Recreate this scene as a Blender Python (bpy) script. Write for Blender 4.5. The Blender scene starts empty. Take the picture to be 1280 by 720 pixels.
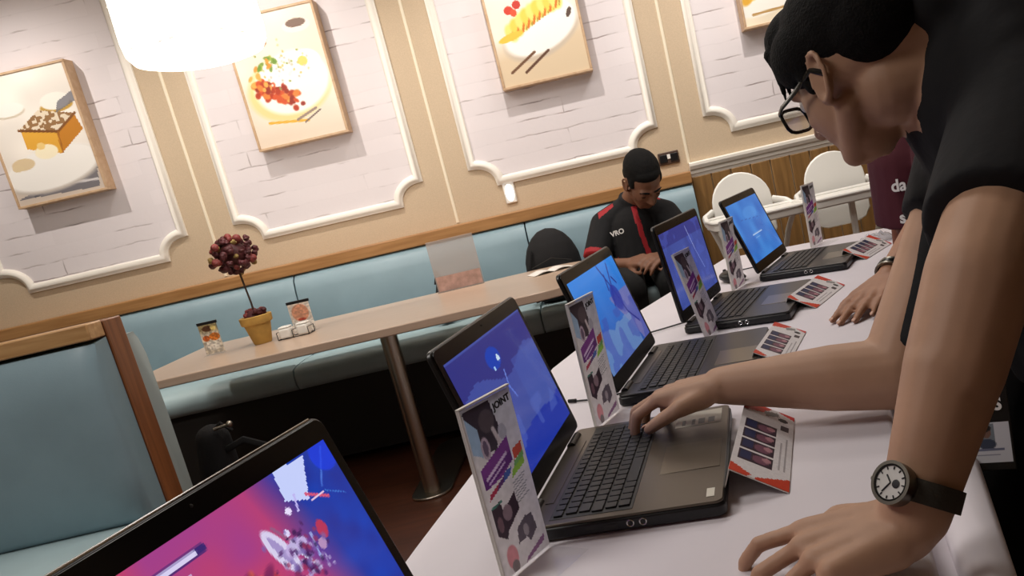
import bpy, bmesh, math, random
import numpy as np
from mathutils import Vector, Matrix, Quaternion
SC = bpy.context.scene
COL = SC.collection
rnd = random.Random(7)
PI = math.pi
V = Vector

# ------------------------------------------------------------------ materials
def lin(c):
    return tuple((x/12.92 if x <= .04045 else ((x+.055)/1.055)**2.4) for x in c)
def rgb(r, g, b):
    return lin((r/255, g/255, b/255))
def pm(name, col, rough=.5, metal=0., spec=.5, var=None, bump=None, coat=0., trans=0., ior=1.45, emit=None, alpha=1.):
    m = bpy.data.materials.new(name); m.use_nodes = True
    nt = m.node_tree; b = nt.nodes['Principled BSDF']
    c = rgb(*col)
    b.inputs['Base Color'].default_value = (*c, 1)
    b.inputs['Roughness'].default_value = rough
    b.inputs['Metallic'].default_value = metal
    b.inputs['Specular IOR Level'].default_value = spec
    b.inputs['Coat Weight'].default_value = coat
    b.inputs['Transmission Weight'].default_value = trans
    b.inputs['IOR'].default_value = ior
    b.inputs['Alpha'].default_value = alpha
    if emit:
        b.inputs['Emission Color'].default_value = (*rgb(*emit[0]), 1)
        b.inputs['Emission Strength'].default_value = emit[1]
    tc = nt.nodes.new('ShaderNodeTexCoord')
    if var:
        n = nt.nodes.new('ShaderNodeTexNoise'); n.inputs['Scale'].default_value = var[0]; n.inputs['Detail'].default_value = 5
        r = nt.nodes.new('ShaderNodeValToRGB')
        a = var[1]
        r.color_ramp.elements[0].position = .3; r.color_ramp.elements[1].position = .7
        r.color_ramp.elements[0].color = (*[max(0, x*(1-a)) for x in c], 1)
        r.color_ramp.elements[1].color = (*[min(1, x*(1+a)) for x in c], 1)
        nt.links.new(tc.outputs['Object'], n.inputs['Vector'])
        nt.links.new(n.outputs['Fac'], r.inputs['Fac']); nt.links.new(r.outputs['Color'], b.inputs['Base Color'])
    if bump:
        n2 = nt.nodes.new('ShaderNodeTexNoise'); n2.inputs['Scale'].default_value = bump[0]; n2.inputs['Detail'].default_value = 3
        bp = nt.nodes.new('ShaderNodeBump'); bp.inputs['Strength'].default_value = bump[1]; bp.inputs['Distance'].default_value = bump[2] if len(bump) > 2 else .002
        nt.links.new(tc.outputs['Object'], n2.inputs['Vector'])
        nt.links.new(n2.outputs['Fac'], bp.inputs['Height']); nt.links.new(bp.outputs['Normal'], b.inputs['Normal'])
    return m
def wood(name, c1, c2, rough=.4, scale=(1, 14, 14), coat=0., ns=3.):
    m = pm(name, c1, rough, coat=coat)
    nt = m.node_tree; b = nt.nodes['Principled BSDF']
    tc = nt.nodes.new('ShaderNodeTexCoord'); mp = nt.nodes.new('ShaderNodeMapping'); mp.inputs['Scale'].default_value = scale
    n = nt.nodes.new('ShaderNodeTexNoise'); n.inputs['Scale'].default_value = ns; n.inputs['Detail'].default_value = 6; n.inputs['Distortion'].default_value = .6
    r = nt.nodes.new('ShaderNodeValToRGB')
    r.color_ramp.elements[0].position = .3; r.color_ramp.elements[1].position = .72
    r.color_ramp.elements[0].color = (*rgb(*c1), 1); r.color_ramp.elements[1].color = (*rgb(*c2), 1)
    L = nt.links.new
    L(tc.outputs['Object'], mp.inputs['Vector']); L(mp.outputs['Vector'], n.inputs['Vector'])
    L(n.outputs['Fac'], r.inputs['Fac']); L(r.outputs['Color'], b.inputs['Base Color'])
    return m
def attr_mat(name, rough=.4, emit=0., coat=0.):
    m = bpy.data.materials.new(name); m.use_nodes = True
    nt = m.node_tree; b = nt.nodes['Principled BSDF']
    a = nt.nodes.new('ShaderNodeAttribute'); a.attribute_name = 'Col'
    b.inputs['Roughness'].default_value = rough; b.inputs['Coat Weight'].default_value = coat
    if emit:
        b.inputs['Base Color'].default_value = (.01, .01, .012, 1)
        nt.links.new(a.outputs['Color'], b.inputs['Emission Color']); b.inputs['Emission Strength'].default_value = emit
    else:
        nt.links.new(a.outputs['Color'], b.inputs['Base Color'])
    return m

M = dict(
    wall=pm('beige_wall_paint', (198, 177, 150), .75, var=(160, .06), bump=(220, .15)),
    white_trim=pm('cream_white_trim', (242, 236, 226), .45),
    batten=pm('pale_cream_batten', (236, 224, 200), .5),
    oak=wood('oak_wood', (176, 132, 84), (206, 166, 116), .4, (1, 16, 16)),
    oak_rail=wood('oak_rail', (150, 106, 62), (178, 132, 84), .45, (1, 16, 16)),
    walnut=wood('brown_end_wood', (112, 66, 36), (148, 92, 54), .4, (14, 14, 1)),
    table_wood=wood('table_top_wood', (194, 168, 146), (203, 178, 158), .28, (1, 18, 18), coat=.15),
    plank=wood('plank_wood', (118, 85, 45), (148, 110, 62), .55, (14, 14, 1)),
    dark=pm('dark_void', (22, 20, 19), .9),
    base_dark=pm('dark_laminate', (38, 35, 32), .6),
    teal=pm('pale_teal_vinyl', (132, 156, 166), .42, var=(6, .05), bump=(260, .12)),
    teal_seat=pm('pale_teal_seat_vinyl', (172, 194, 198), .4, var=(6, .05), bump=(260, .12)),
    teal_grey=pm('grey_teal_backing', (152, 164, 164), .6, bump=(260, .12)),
    steel=pm('brushed_steel', (170, 162, 150), .28, 1.),
    white_plastic=pm('white_plastic', (238, 236, 230), .35),
    cloth=pm('white_table_cloth', (226, 220, 226), .8, var=(3, .03), bump=(14, .25, .004)),
    terracotta=pm('yellow_clay', (186, 148, 76), .75, var=(18, .2), bump=(60, .4)),
    stem=pm('dark_stem', (60, 42, 30), .7),
    berry_dark=pm('dark_plum_petal', (74, 26, 30), .6, var=(30, .35)),
    berry_red=pm('dull_red_petal', (118, 46, 42), .6, var=(30, .3)),
    berry_olive=pm('olive_petal', (132, 108, 58), .65, var=(30, .3)),
    black_plastic=pm('black_plastic', (20, 20, 22), .35, bump=(500, .05)),
    bezel=pm('black_bezel', (14, 14, 15), .22),
    lid_back=pm('black_lid_shell', (26, 26, 28), .35),
    deck=pm('taupe_metal_deck', (92, 84, 74), .32, .6),
    deck_dark=pm('dark_laptop_deck', (48, 46, 46), .35, .3),
    key=pm('black_keys', (22, 22, 24), .45),
    keywell=pm('keyboard_well', (38, 37, 37), .5),
    touchpad=pm('touchpad_metal', (104, 95, 83), .28, .6),
    chrome=pm('chrome', (215, 215, 215), .15, 1.),
    sticker=pm('white_sticker', (205, 200, 185), .4),
    acrylic=pm('clear_acrylic', (245, 248, 250), .05, trans=.9, ior=1.2, alpha=.12),
    frost=pm('hazy_acrylic', (190, 178, 170), .3, alpha=.42),
    pink_insert=pm('pinkish_card', (176, 142, 130), .6, var=(30, .25)),
    black_fabric=pm('black_fabric', (20, 19, 21), .85, bump=(180, .5)),
    black_shirt=pm('black_shirt', (15, 15, 18), .9, bump=(30, .35, .006)),
    black_trouser=pm('black_trousers', (14, 14, 15), .9, bump=(30, .3, .006)),
    red_trim=pm('red_shirt_trim', (150, 24, 34), .7),
    maroon=pm('maroon_shirt', (70, 14, 28), .85, bump=(30, .3, .006)),
    brown_trouser=pm('reddish_brown_trousers', (112, 62, 40), .85, bump=(40, .3)),
    skin_a=pm('tan_skin', (176, 138, 112), .55, var=(14, .08), bump=(160, .12, .001)),
    skin_b=pm('dark_tan_skin', (118, 80, 60), .55, var=(14, .1), bump=(160, .1, .001)),
    skin_c=pm('brown_skin', (160, 116, 90), .55, var=(14, .08), bump=(160, .1, .001)),
    nail=pm('finger_nail', (196, 152, 128), .35),
    hair=pm('black_hair', (12, 11, 11), .85, spec=.25, bump=(300, .8, .003)),
    lip=pm('lip_skin', (140, 84, 70), .5),
    eye_white=pm('eye_white', (220, 214, 206), .3),
    iris=pm('dark_iris', (30, 20, 14), .2),
    lens=pm('clear_lens', (240, 245, 250), .05, trans=1., alpha=.18),
    strap=pm('dark_olive_strap', (52, 50, 44), .6, bump=(200, .4)),
    dial=pm('silver_dial', (206, 206, 202), .3),
    watch_case=pm('steel_case', (120, 116, 108), .3, 1.),
    paper=pm('white_paper', (226, 222, 216), .7),
    red_print=pm('red_print', (206, 60, 36), .55),
    white_text=pm('white_lettering', (232, 230, 228), .6),
    dark_text=pm('black_lettering', (24, 24, 28), .6),
    wrapper=pm('clear_plastic_wrap', (235, 235, 240), .15, trans=.5, alpha=.6),
    frame=wood('pale_picture_frame', (190, 156, 122), (208, 178, 146), .5, (10, 10, 10)),
    canvas=attr_mat('printed_card', .45), poster=attr_mat('printed_poster', .3, coat=.2),
    screen=attr_mat('lit_display', .12, 1.0), screen_dim=attr_mat('lit_display_soft', .12, .82),
    socket=pm('brown_socket_plate', (78, 58, 48), .4), ceiling=pm('ceiling_paint', (214, 204, 188), .9),
    lampglass=pm('glowing_white_shade', (250, 246, 238), .4, emit=((255, 246, 232), 2.0)),
    lamp_mark=pm('grey_shade_mark', (150, 142, 130), .6, emit=((255, 244, 226), .6)),
    glow=pm('wall_glare_glow', (250, 248, 240), .4, emit=((255, 250, 240), 2.2)),  # emission stands in for a bright glare spot
)
# brick painted white: bump + faint joints
def brick_mat():
    m = pm('whitewashed_brick', (222, 210, 206), .7)
    nt = m.node_tree; b = nt.nodes['Principled BSDF']; L = nt.links.new; N = nt.nodes.new
    tc = N('ShaderNodeTexCoord'); mp = N('ShaderNodeMapping'); mp.inputs['Rotation'].default_value = (PI/2, 0, 0)
    nz = N('ShaderNodeTexNoise'); nz.inputs['Scale'].default_value = 9; nz.inputs['Detail'].default_value = 3
    mx = N('ShaderNodeVectorMath'); mx.operation = 'MULTIPLY_ADD'; mx.inputs[1].default_value = (.02, .02, .02)
    br = N('ShaderNodeTexBrick'); br.inputs['Scale'].default_value = 1.0
    br.inputs['Brick Width'].default_value = 1.15; br.inputs['Row Height'].default_value = .084
    br.inputs['Mortar Size'].default_value = .0045; br.inputs['Mortar Smooth'].default_value = .5
    br.inputs['Color1'].default_value = (*rgb(228, 220, 222), 1); br.inputs['Color2'].default_value = (*rgb(223, 215, 217), 1); br.inputs['Mortar'].default_value = (*rgb(223, 215, 217), 1)
    L(tc.outputs['Object'], mp.inputs['Vector'])
    L(tc.outputs['Object'], nz.inputs['Vector']); L(nz.outputs['Color'], mx.inputs[0]); L(mp.outputs['Vector'], mx.inputs[2])
    L(mx.outputs['Vector'], br.inputs['Vector'])
    # patchy joints: most are filled with paint, a few stay open as thin dark cracks
    n2 = N('ShaderNodeTexNoise'); n2.inputs['Scale'].default_value = 4.5; n2.inputs['Detail'].default_value = 3
    rp = N('ShaderNodeValToRGB'); rp.color_ramp.elements[0].position = .50; rp.color_ramp.elements[1].position = .66
    L(tc.outputs['Object'], n2.inputs['Vector']); L(n2.outputs['Fac'], rp.inputs['Fac'])
    mul = N('ShaderNodeMath'); mul.operation = 'MULTIPLY'; L(br.outputs['Fac'], mul.inputs[0]); L(rp.outputs['Color'], mul.inputs[1])
    mix = N('ShaderNodeMix'); mix.data_type = 'RGBA'; mix.inputs['B'].default_value = (*rgb(166, 153, 153), 1)
    L(mul.outputs[0], mix.inputs['Factor']); L(br.outputs['Color'], mix.inputs['A']); L(mix.outputs['Result'], b.inputs['Base Color'])
    inv = N('ShaderNodeMath'); inv.operation = 'SUBTRACT'; inv.inputs[0].default_value = 1; L(mul.outputs[0], inv.inputs[1])
    n3 = N('ShaderNodeTexNoise'); n3.inputs['Scale'].default_value = 40; L(tc.outputs['Object'], n3.inputs['Vector'])
    ad = N('ShaderNodeMath'); ad.operation = 'MULTIPLY_ADD'; ad.inputs[1].default_value = .35; L(n3.outputs['Fac'], ad.inputs[0]); L(inv.outputs[0], ad.inputs[2])
    bp = N('ShaderNodeBump'); bp.inputs['Strength'].default_value = .3; bp.inputs['Distance'].default_value = .004
    L(ad.outputs[0], bp.inputs['Height']); L(bp.outputs['Normal'], b.inputs['Normal'])
    return m
M['brick'] = brick_mat()
def paper_glow(m):
    nt = m.node_tree; N = nt.nodes.new; b = nt.nodes['Principled BSDF']; out = nt.nodes['Material Output']; a = nt.nodes['Attribute']
    tl = N('ShaderNodeBsdfTranslucent'); mx = N('ShaderNodeMixShader'); mx.inputs['Fac'].default_value = .5
    nt.links.new(a.outputs['Color'], tl.inputs['Color']); nt.links.new(b.outputs[0], mx.inputs[1]); nt.links.new(tl.outputs[0], mx.inputs[2]); nt.links.new(mx.outputs[0], out.inputs['Surface'])
paper_glow(M['poster'])
def floor_mat():
    m = wood('red_brown_floor', (66, 36, 24), (96, 54, 36), .3, (1.2, 12, 1), coat=.1)
    return m
M['floor'] = floor_mat()

# ------------------------------------------------------------------ mesh helpers
class MB:
    def __init__(s): s.v = []; s.f = []; s.m = []
    def add(s, vs, fs, mi=0):
        o = len(s.v); s.v += [tuple(p) for p in vs]; s.f += [tuple(i+o for i in f) for f in fs]; s.m += [mi]*len(fs); return s
    def box(s, c, size, rot=None, mi=0):
        x, y, z = [a/2 for a in size]
        vs = [V((sx*x, sy*y, sz*z)) for sz in (-1, 1) for sy in (-1, 1) for sx in (-1, 1)]
        if rot is not None: vs = [rot @ p for p in vs]
        vs = [p+V(c) for p in vs]
        return s.add(vs, [(0, 2, 3, 1), (4, 5, 7, 6), (0, 1, 5, 4), (2, 6, 7, 3), (0, 4, 6, 2), (1, 3, 7, 5)], mi)
    def span(s, a, b, mi=0):
        return s.box([(a[i]+b[i])/2 for i in range(3)], [abs(b[i]-a[i]) for i in range(3)], None, mi)
    def ring_loft(s, rings, cap0=True, cap1=True, closed=True, mi=0):
        n = len(rings[0]); vs = [p for r in rings for p in r]; fs = []
        for k in range(len(rings)-1):
            for i in range(n if closed else n-1):
                j = (i+1) % n; a = k*n
                fs.append((a+i, a+j, a+n+j, a+n+i))
        if cap0: fs.append(tuple(range(n))[::-1])
        if cap1: fs.append(tuple((len(rings)-1)*n+i for i in range(n)))
        return s.add(vs, fs, mi)
    def tube(s, pts, r, n=10, mi=0, caps=True, sq=None, side=None):
        pts = [V(p) for p in pts]; rs = r if isinstance(r, (list, tuple)) else [r]*len(pts)
        rings = []; prev = None
        for i, p in enumerate(pts):
            d = (pts[min(i+1, len(pts)-1)]-pts[max(i-1, 0)]).normalized()
            if prev is None:
                a = V(side) if side is not None else (V((0, 0, 1)) if abs(d.z) < .9 else V((1, 0, 0)))
            else: a = prev
            a = (a-d*a.dot(d)).normalized(); b = d.cross(a); prev = a
            ks, kt = sq or (1, 1)
            rings.append([p+a*(math.cos(2*PI*k/n)*rs[i]*ks)+b*(math.sin(2*PI*k/n)*rs[i]*kt) for k in range(n)])
        return s.ring_loft(rings, caps, caps, True, mi)
    def lathe(s, prof, c=(0, 0, 0), n=32, mi=0, cap0=True, cap1=True):
        c = V(c); rings = [[c+V((r*math.cos(2*PI*k/n), r*math.sin(2*PI*k/n), z)) for k in range(n)] for r, z in prof]
        return s.ring_loft(rings, cap0, cap1, True, mi)
    def prism(s, poly, z0, z1, mi=0):
        n = len(poly); vs = [(x, y, z0) for x, y in poly]+[(x, y, z1) for x, y in poly]
        fs = [tuple(range(n))[::-1], tuple(range(n, 2*n))]+[(i, (i+1) % n, n+(i+1) % n, n+i) for i in range(n)]
        return s.add(vs, fs, mi)
    def ell(s, c, ax, n=16, m=10, mi=0):
        c = V(c); a, b, d = [V(q) for q in ax]; vs = []; fs = []
        vs.append(c-d)
        for j in range(1, m):
            t = -PI/2+PI*j/m
            for i in range(n):
                ph = 2*PI*i/n; vs.append(c+(a*math.cos(ph)+b*math.sin(ph))*math.cos(t)+d*math.sin(t))
        vs.append(c+d); top = len(vs)-1
        for i in range(n): fs.append((0, 1+(i+1) % n, 1+i))
        for j in range(m-2):
            for i in range(n):
                p = 1+j*n; fs.append((p+i, p+(i+1) % n, p+n+(i+1) % n, p+n+i))
        p = 1+(m-2)*n
        for i in range(n): fs.append((p+i, p+(i+1) % n, top))
        return s.add(vs, fs, mi)
    def sph(s, c, r, n=14, m=8, mi=0): return s.ell(c, ((r, 0, 0), (0, r, 0), (0, 0, r)), n, m, mi)
    def cap(s, p0, r0, p1, r1, side=None, sq=(1, 1), flat0=False, flat1=False, n=18, mi=0):
        """tapered capsule; sq scales the section along side / across it"""
        p0, p1 = V(p0), V(p1); d = (p1-p0).normalized()
        a = V(side) if side is not None else (V((0, 0, 1)) if abs(d.z) < .9 else V((1, 0, 0)))
        a = (a-d*a.dot(d)).normalized(); b = d.cross(a); rings = []
        def ring(p, r): return [p+a*(math.cos(2*PI*k/n)*r*sq[0])+b*(math.sin(2*PI*k/n)*r*sq[1]) for k in range(n)]
        ts = [PI/2*i/5 for i in range(5)]
        if not flat0:
            for t in ts: rings.append(ring(p0-d*r0*math.cos(t)*min(sq), max(1e-4, r0*math.sin(t))))
        rings.append(ring(p0, r0)); rings.append(ring(p1, r1))
        if not flat1:
            for t in ts[::-1]: rings.append(ring(p1+d*r1*math.cos(t)*min(sq), max(1e-4, r1*math.sin(t))))
        return s.ring_loft(rings, True, True, True, mi)
    def mesh(s, name):
        me = bpy.data.meshes.new(name); me.from_pydata(s.v, [], s.f); me.update()
        bm = bmesh.new(); bm.from_mesh(me); bmesh.ops.recalc_face_normals(bm, faces=bm.faces); bm.to_mesh(me); bm.free()
        return me
    def build(s, name, mat, parent=None, bevel=0, seg=2, smooth=35, sub=0, loc=None):
        me = s.mesh(name)
        for m_ in (mat if isinstance(mat, (list, tuple)) else [mat]): me.materials.append(m_)
        if len(me.polygons) == len(s.m): me.polygons.foreach_set('material_index', s.m)
        return link(name, me, parent, bevel, seg, smooth, sub, loc)
def link(name, me, parent=None, bevel=0, seg=2, smooth=35, sub=0, loc=None):
    o = bpy.data.objects.new(name, me); COL.objects.link(o)
    if parent is not None: o.parent = parent
    if loc is not None: o.location = loc
    if smooth:
        me.shade_smooth()
        if smooth < 180: me.set_sharp_from_angle(angle=math.radians(smooth))
    if bevel:
        b = o.modifiers.new('bevel', 'BEVEL'); b.width = bevel; b.segments = seg; b.limit_method = 'ANGLE'; b.angle_limit = math.radians(40); b.harden_normals = False
    if sub:
        q = o.modifiers.new('sub', 'SUBSURF'); q.levels = sub; q.render_levels = sub
    return o
def tag(o, label, cat, group=None):
    o['label'] = label; o['category'] = cat
    if group: o['group'] = group
    return o
def thing(name, label, cat, loc=(0, 0, 0), rotz=0., group=None):
    o = bpy.data.objects.new(name, None); COL.objects.link(o); o.empty_display_size = .05
    o.location = loc; o.rotation_euler = (0, 0, rotz)
    return tag(o, label, cat, group)
def struct(o):
    o['kind'] = 'structure'; return o
def baked(o):
    dg = bpy.context.evaluated_depsgraph_get(); dg.update()
    return bpy.data.meshes.new_from_object(o.evaluated_get(dg), depsgraph=dg)
def blob(mb, name, voxel, mats, parent, smooth=4, face_mat=None, factor=.5, origin=V((0, 0, 0))):
    """fuse overlapping closed shapes into one continuous skin"""
    mb.v = [tuple(V(p)-origin) for p in mb.v]
    me = mb.mesh('tmp'); o = bpy.data.objects.new('tmp', me); COL.objects.link(o)
    r = o.modifiers.new('r', 'REMESH'); r.mode = 'VOXEL'; r.voxel_size = voxel; r.adaptivity = 0
    s = o.modifiers.new('s', 'SMOOTH'); s.factor = factor; s.iterations = smooth
    out = baked(o); bpy.data.objects.remove(o); bpy.data.meshes.remove(me)
    out.name = name; out.materials.clear()
    for m_ in (mats if isinstance(mats, (list, tuple)) else [mats]): out.materials.append(m_)
    n = len(out.polygons)
    if face_mat:
        cs = np.zeros(n*3); out.polygons.foreach_get('center', cs); cs = cs.reshape(-1, 3)+np.array(origin)
        out.polygons.foreach_set('material_index', np.asarray(face_mat(cs), dtype=np.int32))
    else: out.polygons.foreach_set('material_index', np.zeros(n, dtype=np.int32))
    return link(name, out, parent, smooth=180)
def text_mesh(name, body, size, mat, parent, origin, right, up, depth=.0012, bold=.0, align='CENTER'):
    cu = bpy.data.curves.new('t', 'FONT'); cu.body = body; cu.size = size; cu.extrude = depth/2; cu.offset = bold
    cu.align_x = align; cu.align_y = 'CENTER'
    o = bpy.data.objects.new('t', cu); COL.objects.link(o)
    me = baked(o); bpy.data.objects.remove(o); bpy.data.curves.remove(cu)
    me.name = name; me.materials.clear(); me.materials.append(mat)
    r = V(right).normalized(); u = V(up); u = (u-r*u.dot(r)).normalized(); n = r.cross(u)
    mat4 = Matrix((( r.x, u.x, n.x, origin[0]), (r.y, u.y, n.y, origin[1]), (r.z, u.z, n.z, origin[2]), (0, 0, 0, 1)))
    me.transform(mat4)
    return link(name, me, parent, smooth=0)

# ------------------------------------------------------------------ printed pictures (flat prints and displays)
class Pic:
    def __init__(s, nx, ny, bg, asp=1.):
        s.nx, s.ny = nx, ny
        x = (np.arange(nx)+.5)/nx; y = (np.arange(ny)+.5)/ny
        s.X, s.Y = np.meshgrid(x, y); s.asp = asp
        s.im = np.ones((ny, nx, 3))*np.array(bg)/255.
    def put(s, mask, col, a=1.):
        w = (np.clip(mask, 0, 1)*a)[..., None]; s.im = s.im*(1-w)+np.array(col)/255.*w; return s
    def ell(s, cx, cy, rx, ry, col, a=1., rot=0., soft=.12):
        dx, dy = (s.X-cx)*s.asp, s.Y-cy; c, q = math.cos(rot), math.sin(rot)
        u, v = (dx*c+dy*q)/(rx*s.asp), (-dx*q+dy*c)/ry
        return s.put((1-np.sqrt(u*u+v*v))/soft, col, a)
    def poly(s, pts, col, a=1.):
        ins = np.zeros_like(s.X, bool); n = len(pts)
        for i in range(n):
            (x0, y0), (x1, y1) = pts[i], pts[(i+1) % n]
            if y0 == y1: continue
            c = ((s.Y < y0) != (s.Y < y1)) & (s.X < x0+(s.Y-y0)*(x1-x0)/(y1-y0)); ins ^= c
        return s.put(ins.astype(float), col, a)
    def rect(s, x0, y0, x1, y1, col, a=1.): return s.poly([(x0, y0), (x1, y0), (x1, y1), (x0, y1)], col, a)
    def line(s, p, q, w, col, a=1.):
        px, py = p; qx, qy = q; dx, dy = (qx-px)*s.asp, qy-py; l2 = dx*dx+dy*dy
        t = np.clip((((s.X-px)*s.asp)*dx+(s.Y-py)*dy)/l2, 0, 1)
        d = np.sqrt(((s.X-px)*s.asp-t*dx)**2+(s.Y-py-t*dy)**2)
        return s.put((w-d)/(w*.4)+.0, col, a)
    def noise(s, k, seed):
        g = np.random.RandomState(seed).rand(k+2, int(k*s.asp)+3)
        yy, xx = s.Y*k, s.X*k*s.asp; yi, xi = yy.astype(int), xx.astype(int); fy, fx = yy-yi, xx-xi
        fy, fx = fy*fy*(3-2*fy), fx*fx*(3-2*fx)
        return (g[yi, xi]*(1-fx)+g[yi, xi+1]*fx)*(1-fy)+(g[yi+1, xi]*(1-fx)+g[yi+1, xi+1]*fx)*fy
    def grad(s, c0, c1, t): s.im = (1-t[..., None])*np.array(c0)/255.+t[..., None]*np.array(c1)/255.; return s
    def grain(s, k, seed, amt): s.im = np.clip(s.im*(1+amt*(s.noise(k, seed)-.5))[..., None], 0, 1); return s
    def build(s, name, mat, parent, o, ax, ay):
        """o lower-left corner, ax / ay full edge vectors; colour is constant per cell"""
        o, ax, ay = np.array(o, float), np.array(ax, float), np.array(ay, float)
        gx, gy = np.linspace(0, 1, s.nx+1), np.linspace(0, 1, s.ny+1)
        P = (o+gx[None, :, None]*ax+gy[:, None, None]*ay).reshape(-1, 3)
        i = np.arange(s.nx)[None, :]+(s.nx+1)*np.arange(s.ny)[:, None]; i = i.reshape(-1)
        F = np.stack([i, i+1, i+s.nx+2, i+s.nx+1], 1)
        me = bpy.data.meshes.new(name)
        me.vertices.add(len(P)); me.vertices.foreach_set('co', P.ravel())
        me.loops.add(F.size); me.loops.foreach_set('vertex_index', F.ravel().astype(np.int32))
        me.polygons.add(len(F)); me.polygons.foreach_set('loop_start', np.arange(0, F.size, 4, dtype=np.int32))
        me.update(calc_edges=True)
        im = np.clip(s.im, 0, 1); l = np.where(im <= .04045, im/12.92, ((im+.055)/1.055)**2.4)
        col = np.concatenate([l.reshape(-1, 3), np.ones((len(F), 1))], 1)
        at = me.attributes.new('Col', 'FLOAT_COLOR', 'CORNER'); at.data.foreach_set('color', np.repeat(col, 4, 0).ravel().astype(np.float32))
        me.materials.append(mat)
        return link(name, me, parent, smooth=0)

# ------------------------------------------------------------------ camera
CAMF, PIT, ROL, CH, PCX, PCY = 1040.4, .2078, .2269, 1.184, 774.6, 429.9
fw = V((0, math.cos(PIT), -math.sin(PIT))); rt = V((1, 0, 0)); up = rt.cross(fw)
ir = rt*math.cos(ROL)-up*math.sin(ROL); iu = rt*math.sin(ROL)+up*math.cos(ROL)
cam = bpy.data.cameras.new('camera'); co = bpy.data.objects.new('camera', cam); COL.objects.link(co)
co.matrix_world = Matrix(((ir.x, iu.x, -fw.x, 0), (ir.y, iu.y, -fw.y, 0), (ir.z, iu.z, -fw.z, CH), (0, 0, 0, 1)))
cam.sensor_width = 36; cam.lens = CAMF/1280*36; cam.shift_x = (640-PCX)/1280; cam.shift_y = (PCY-360)/1280; cam.clip_start = .02
SC.camera = co

# ------------------------------------------------------------------ room shell
YW, XL, XR, YF, ZC = 4.72, -4.6, 3.6, -2.6, 3.05
struct(MB().span((XL, YF, -.06), (XR, YW+.1, 0)).build('floor', M['floor']))
struct(MB().span((XL, YF, ZC), (XR, YW+.1, ZC+.06)).build('ceiling', M['ceiling']))
wb = struct(MB().span((XL, YW, 0), (XR, YW+.1, ZC)).build('wall_back', M['wall']))
struct(MB().span((XL-.1, YF, 0), (XL, YW+.1, ZC)).build('wall_left', M['wall']))
struct(MB().span((XR, YF, 0), (XR+.1, YW+.1, ZC)).build('wall_right', M['wall']))
struct(MB().span((XL-.1, YF-.1, 0), (XR+.1, YF, ZC)).build('wall_front', M['wall']))
SEAM0, MOD = -.726, 1.328
PZ0, PZ1 = 1.242, 2.76
def notched(cx, hw, z0, z1, rx, rz, n=9):
    pts = []
    for sx, sz in ((-1, -1), (1, -1), (1, 1), (-1, 1)):
        x0, zz = cx+sx*hw, (z0 if sz < 0 else z1)
        arc = [(x0-sx*rx*math.cos(t), zz-sz*rz*math.sin(t)) for t in [PI/2*i/n for i in range(n+1)]]
        # from the side tip to the bottom, concave about the corner
        arc = [(x0-sx*rx*math.sin(t), zz-sz*rz*math.cos(t)) for t in [PI/2*i/n for i in range(n+1)]]
        pts += arc if sx*sz > 0 else arc[::-1]
    return pts
def path_trim(name, pts, prof, mat, parent=None, closed=True):
    """sweep a profile (list of (out, height)) along a closed outline in the wall plane"""
    n = len(pts); rings = []
    for i, (x, z) in enumerate(pts):
        (xa, za), (xb, zb) = pts[i-1], pts[(i+1) % n]
        d0 = V((x-xa, z-za)).normalized(); d1 = V((xb-x, zb-z)).normalized(); t = (d0+d1).normalized()
        nn = V((t.y, -t.x)); k = 1/max(.5, nn.dot(V((d0.y, -d0.x))))
        rings.append([V((x+nn.x*o*k, YW-h, z+nn.y*o*k)) for o, h in prof])
    mb = MB(); m = len(prof); vs = [p for r in rings for p in r]; fs = []
    for i in range(n):
        j = (i+1) % n
        for k in range(m-1): fs.append((i*m+k, j*m+k, j*m+k+1, i*m+k+1))
    mb.add(vs, fs)
    return mb.build(name, mat, parent, smooth=50)
centres = [-2.719+MOD*k for k in range(4)]
prof = [(-.024, 0), (-.022, .012), (-.012, .021), (0, .026), (.010, .024), (.016, .014), (.024, .010), (.026, 0)]
tn = 0
for i, cx in enumerate(centres):
    pts = notched(cx, .511, PZ0, PZ1, .135, .112)
    b = MB(); b.add([(x, YW-.004, z) for x, z in pts], [tuple(range(len(pts)))])
    struct(b.build('brick_panel', M['brick'], wb, smooth=0))
    tn += 1; struct(path_trim('trim_%d' % tn, pts, prof, M['white_trim']))
for k in range(-1, 4):
    x = SEAM0+MOD*(k-1)
    if x < XL: continue
    tn += 1; zb = 1.07 if x < .58 else 1.10
    struct(MB().tube([(x, YW, zb), (x, YW, ZC)], .009, 10, sq=(1, .8)).build('trim_%d' % tn, M['batten']))
# wooden rail above the sofa, chair rail and planks right of it
XS = .598
tn += 1
struct(MB().span((XL, YW-.115, .996), (XS-.01, YW, 1.062)).build('trim_%d' % tn, M['oak_rail'], bevel=.006))
ch = MB()
tn += 1
cp = [(0, 1.022), (.012, 1.022), (.016, 1.036), (.022, 1.042), (.022, 1.058), (.034, 1.066), (.042, 1.084), (.042, 1.098), (.030, 1.104), (0, 1.104)]
ch.ring_loft([[V((x, YW-a, z)) for a, z in cp] for x in (XS, XR)], True, True, True)
struct(ch.build('trim_%d' % tn, M['white_trim'], smooth=20))
pl = MB(); x = XS
while x < XR-.02:
    w = .112
    pl.span((x+.003, YW-.016, .08), (min(x+w-.003, XR), YW, 1.022)); x += w
tn += 1
struct(pl.build('trim_%d' % tn, M['plank'], bevel=.004))
struct(MB().span((XS, YW-.024, 0), (XR, YW, .08)).build('baseboard_back', M['oak_rail'], bevel=.004))

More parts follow.
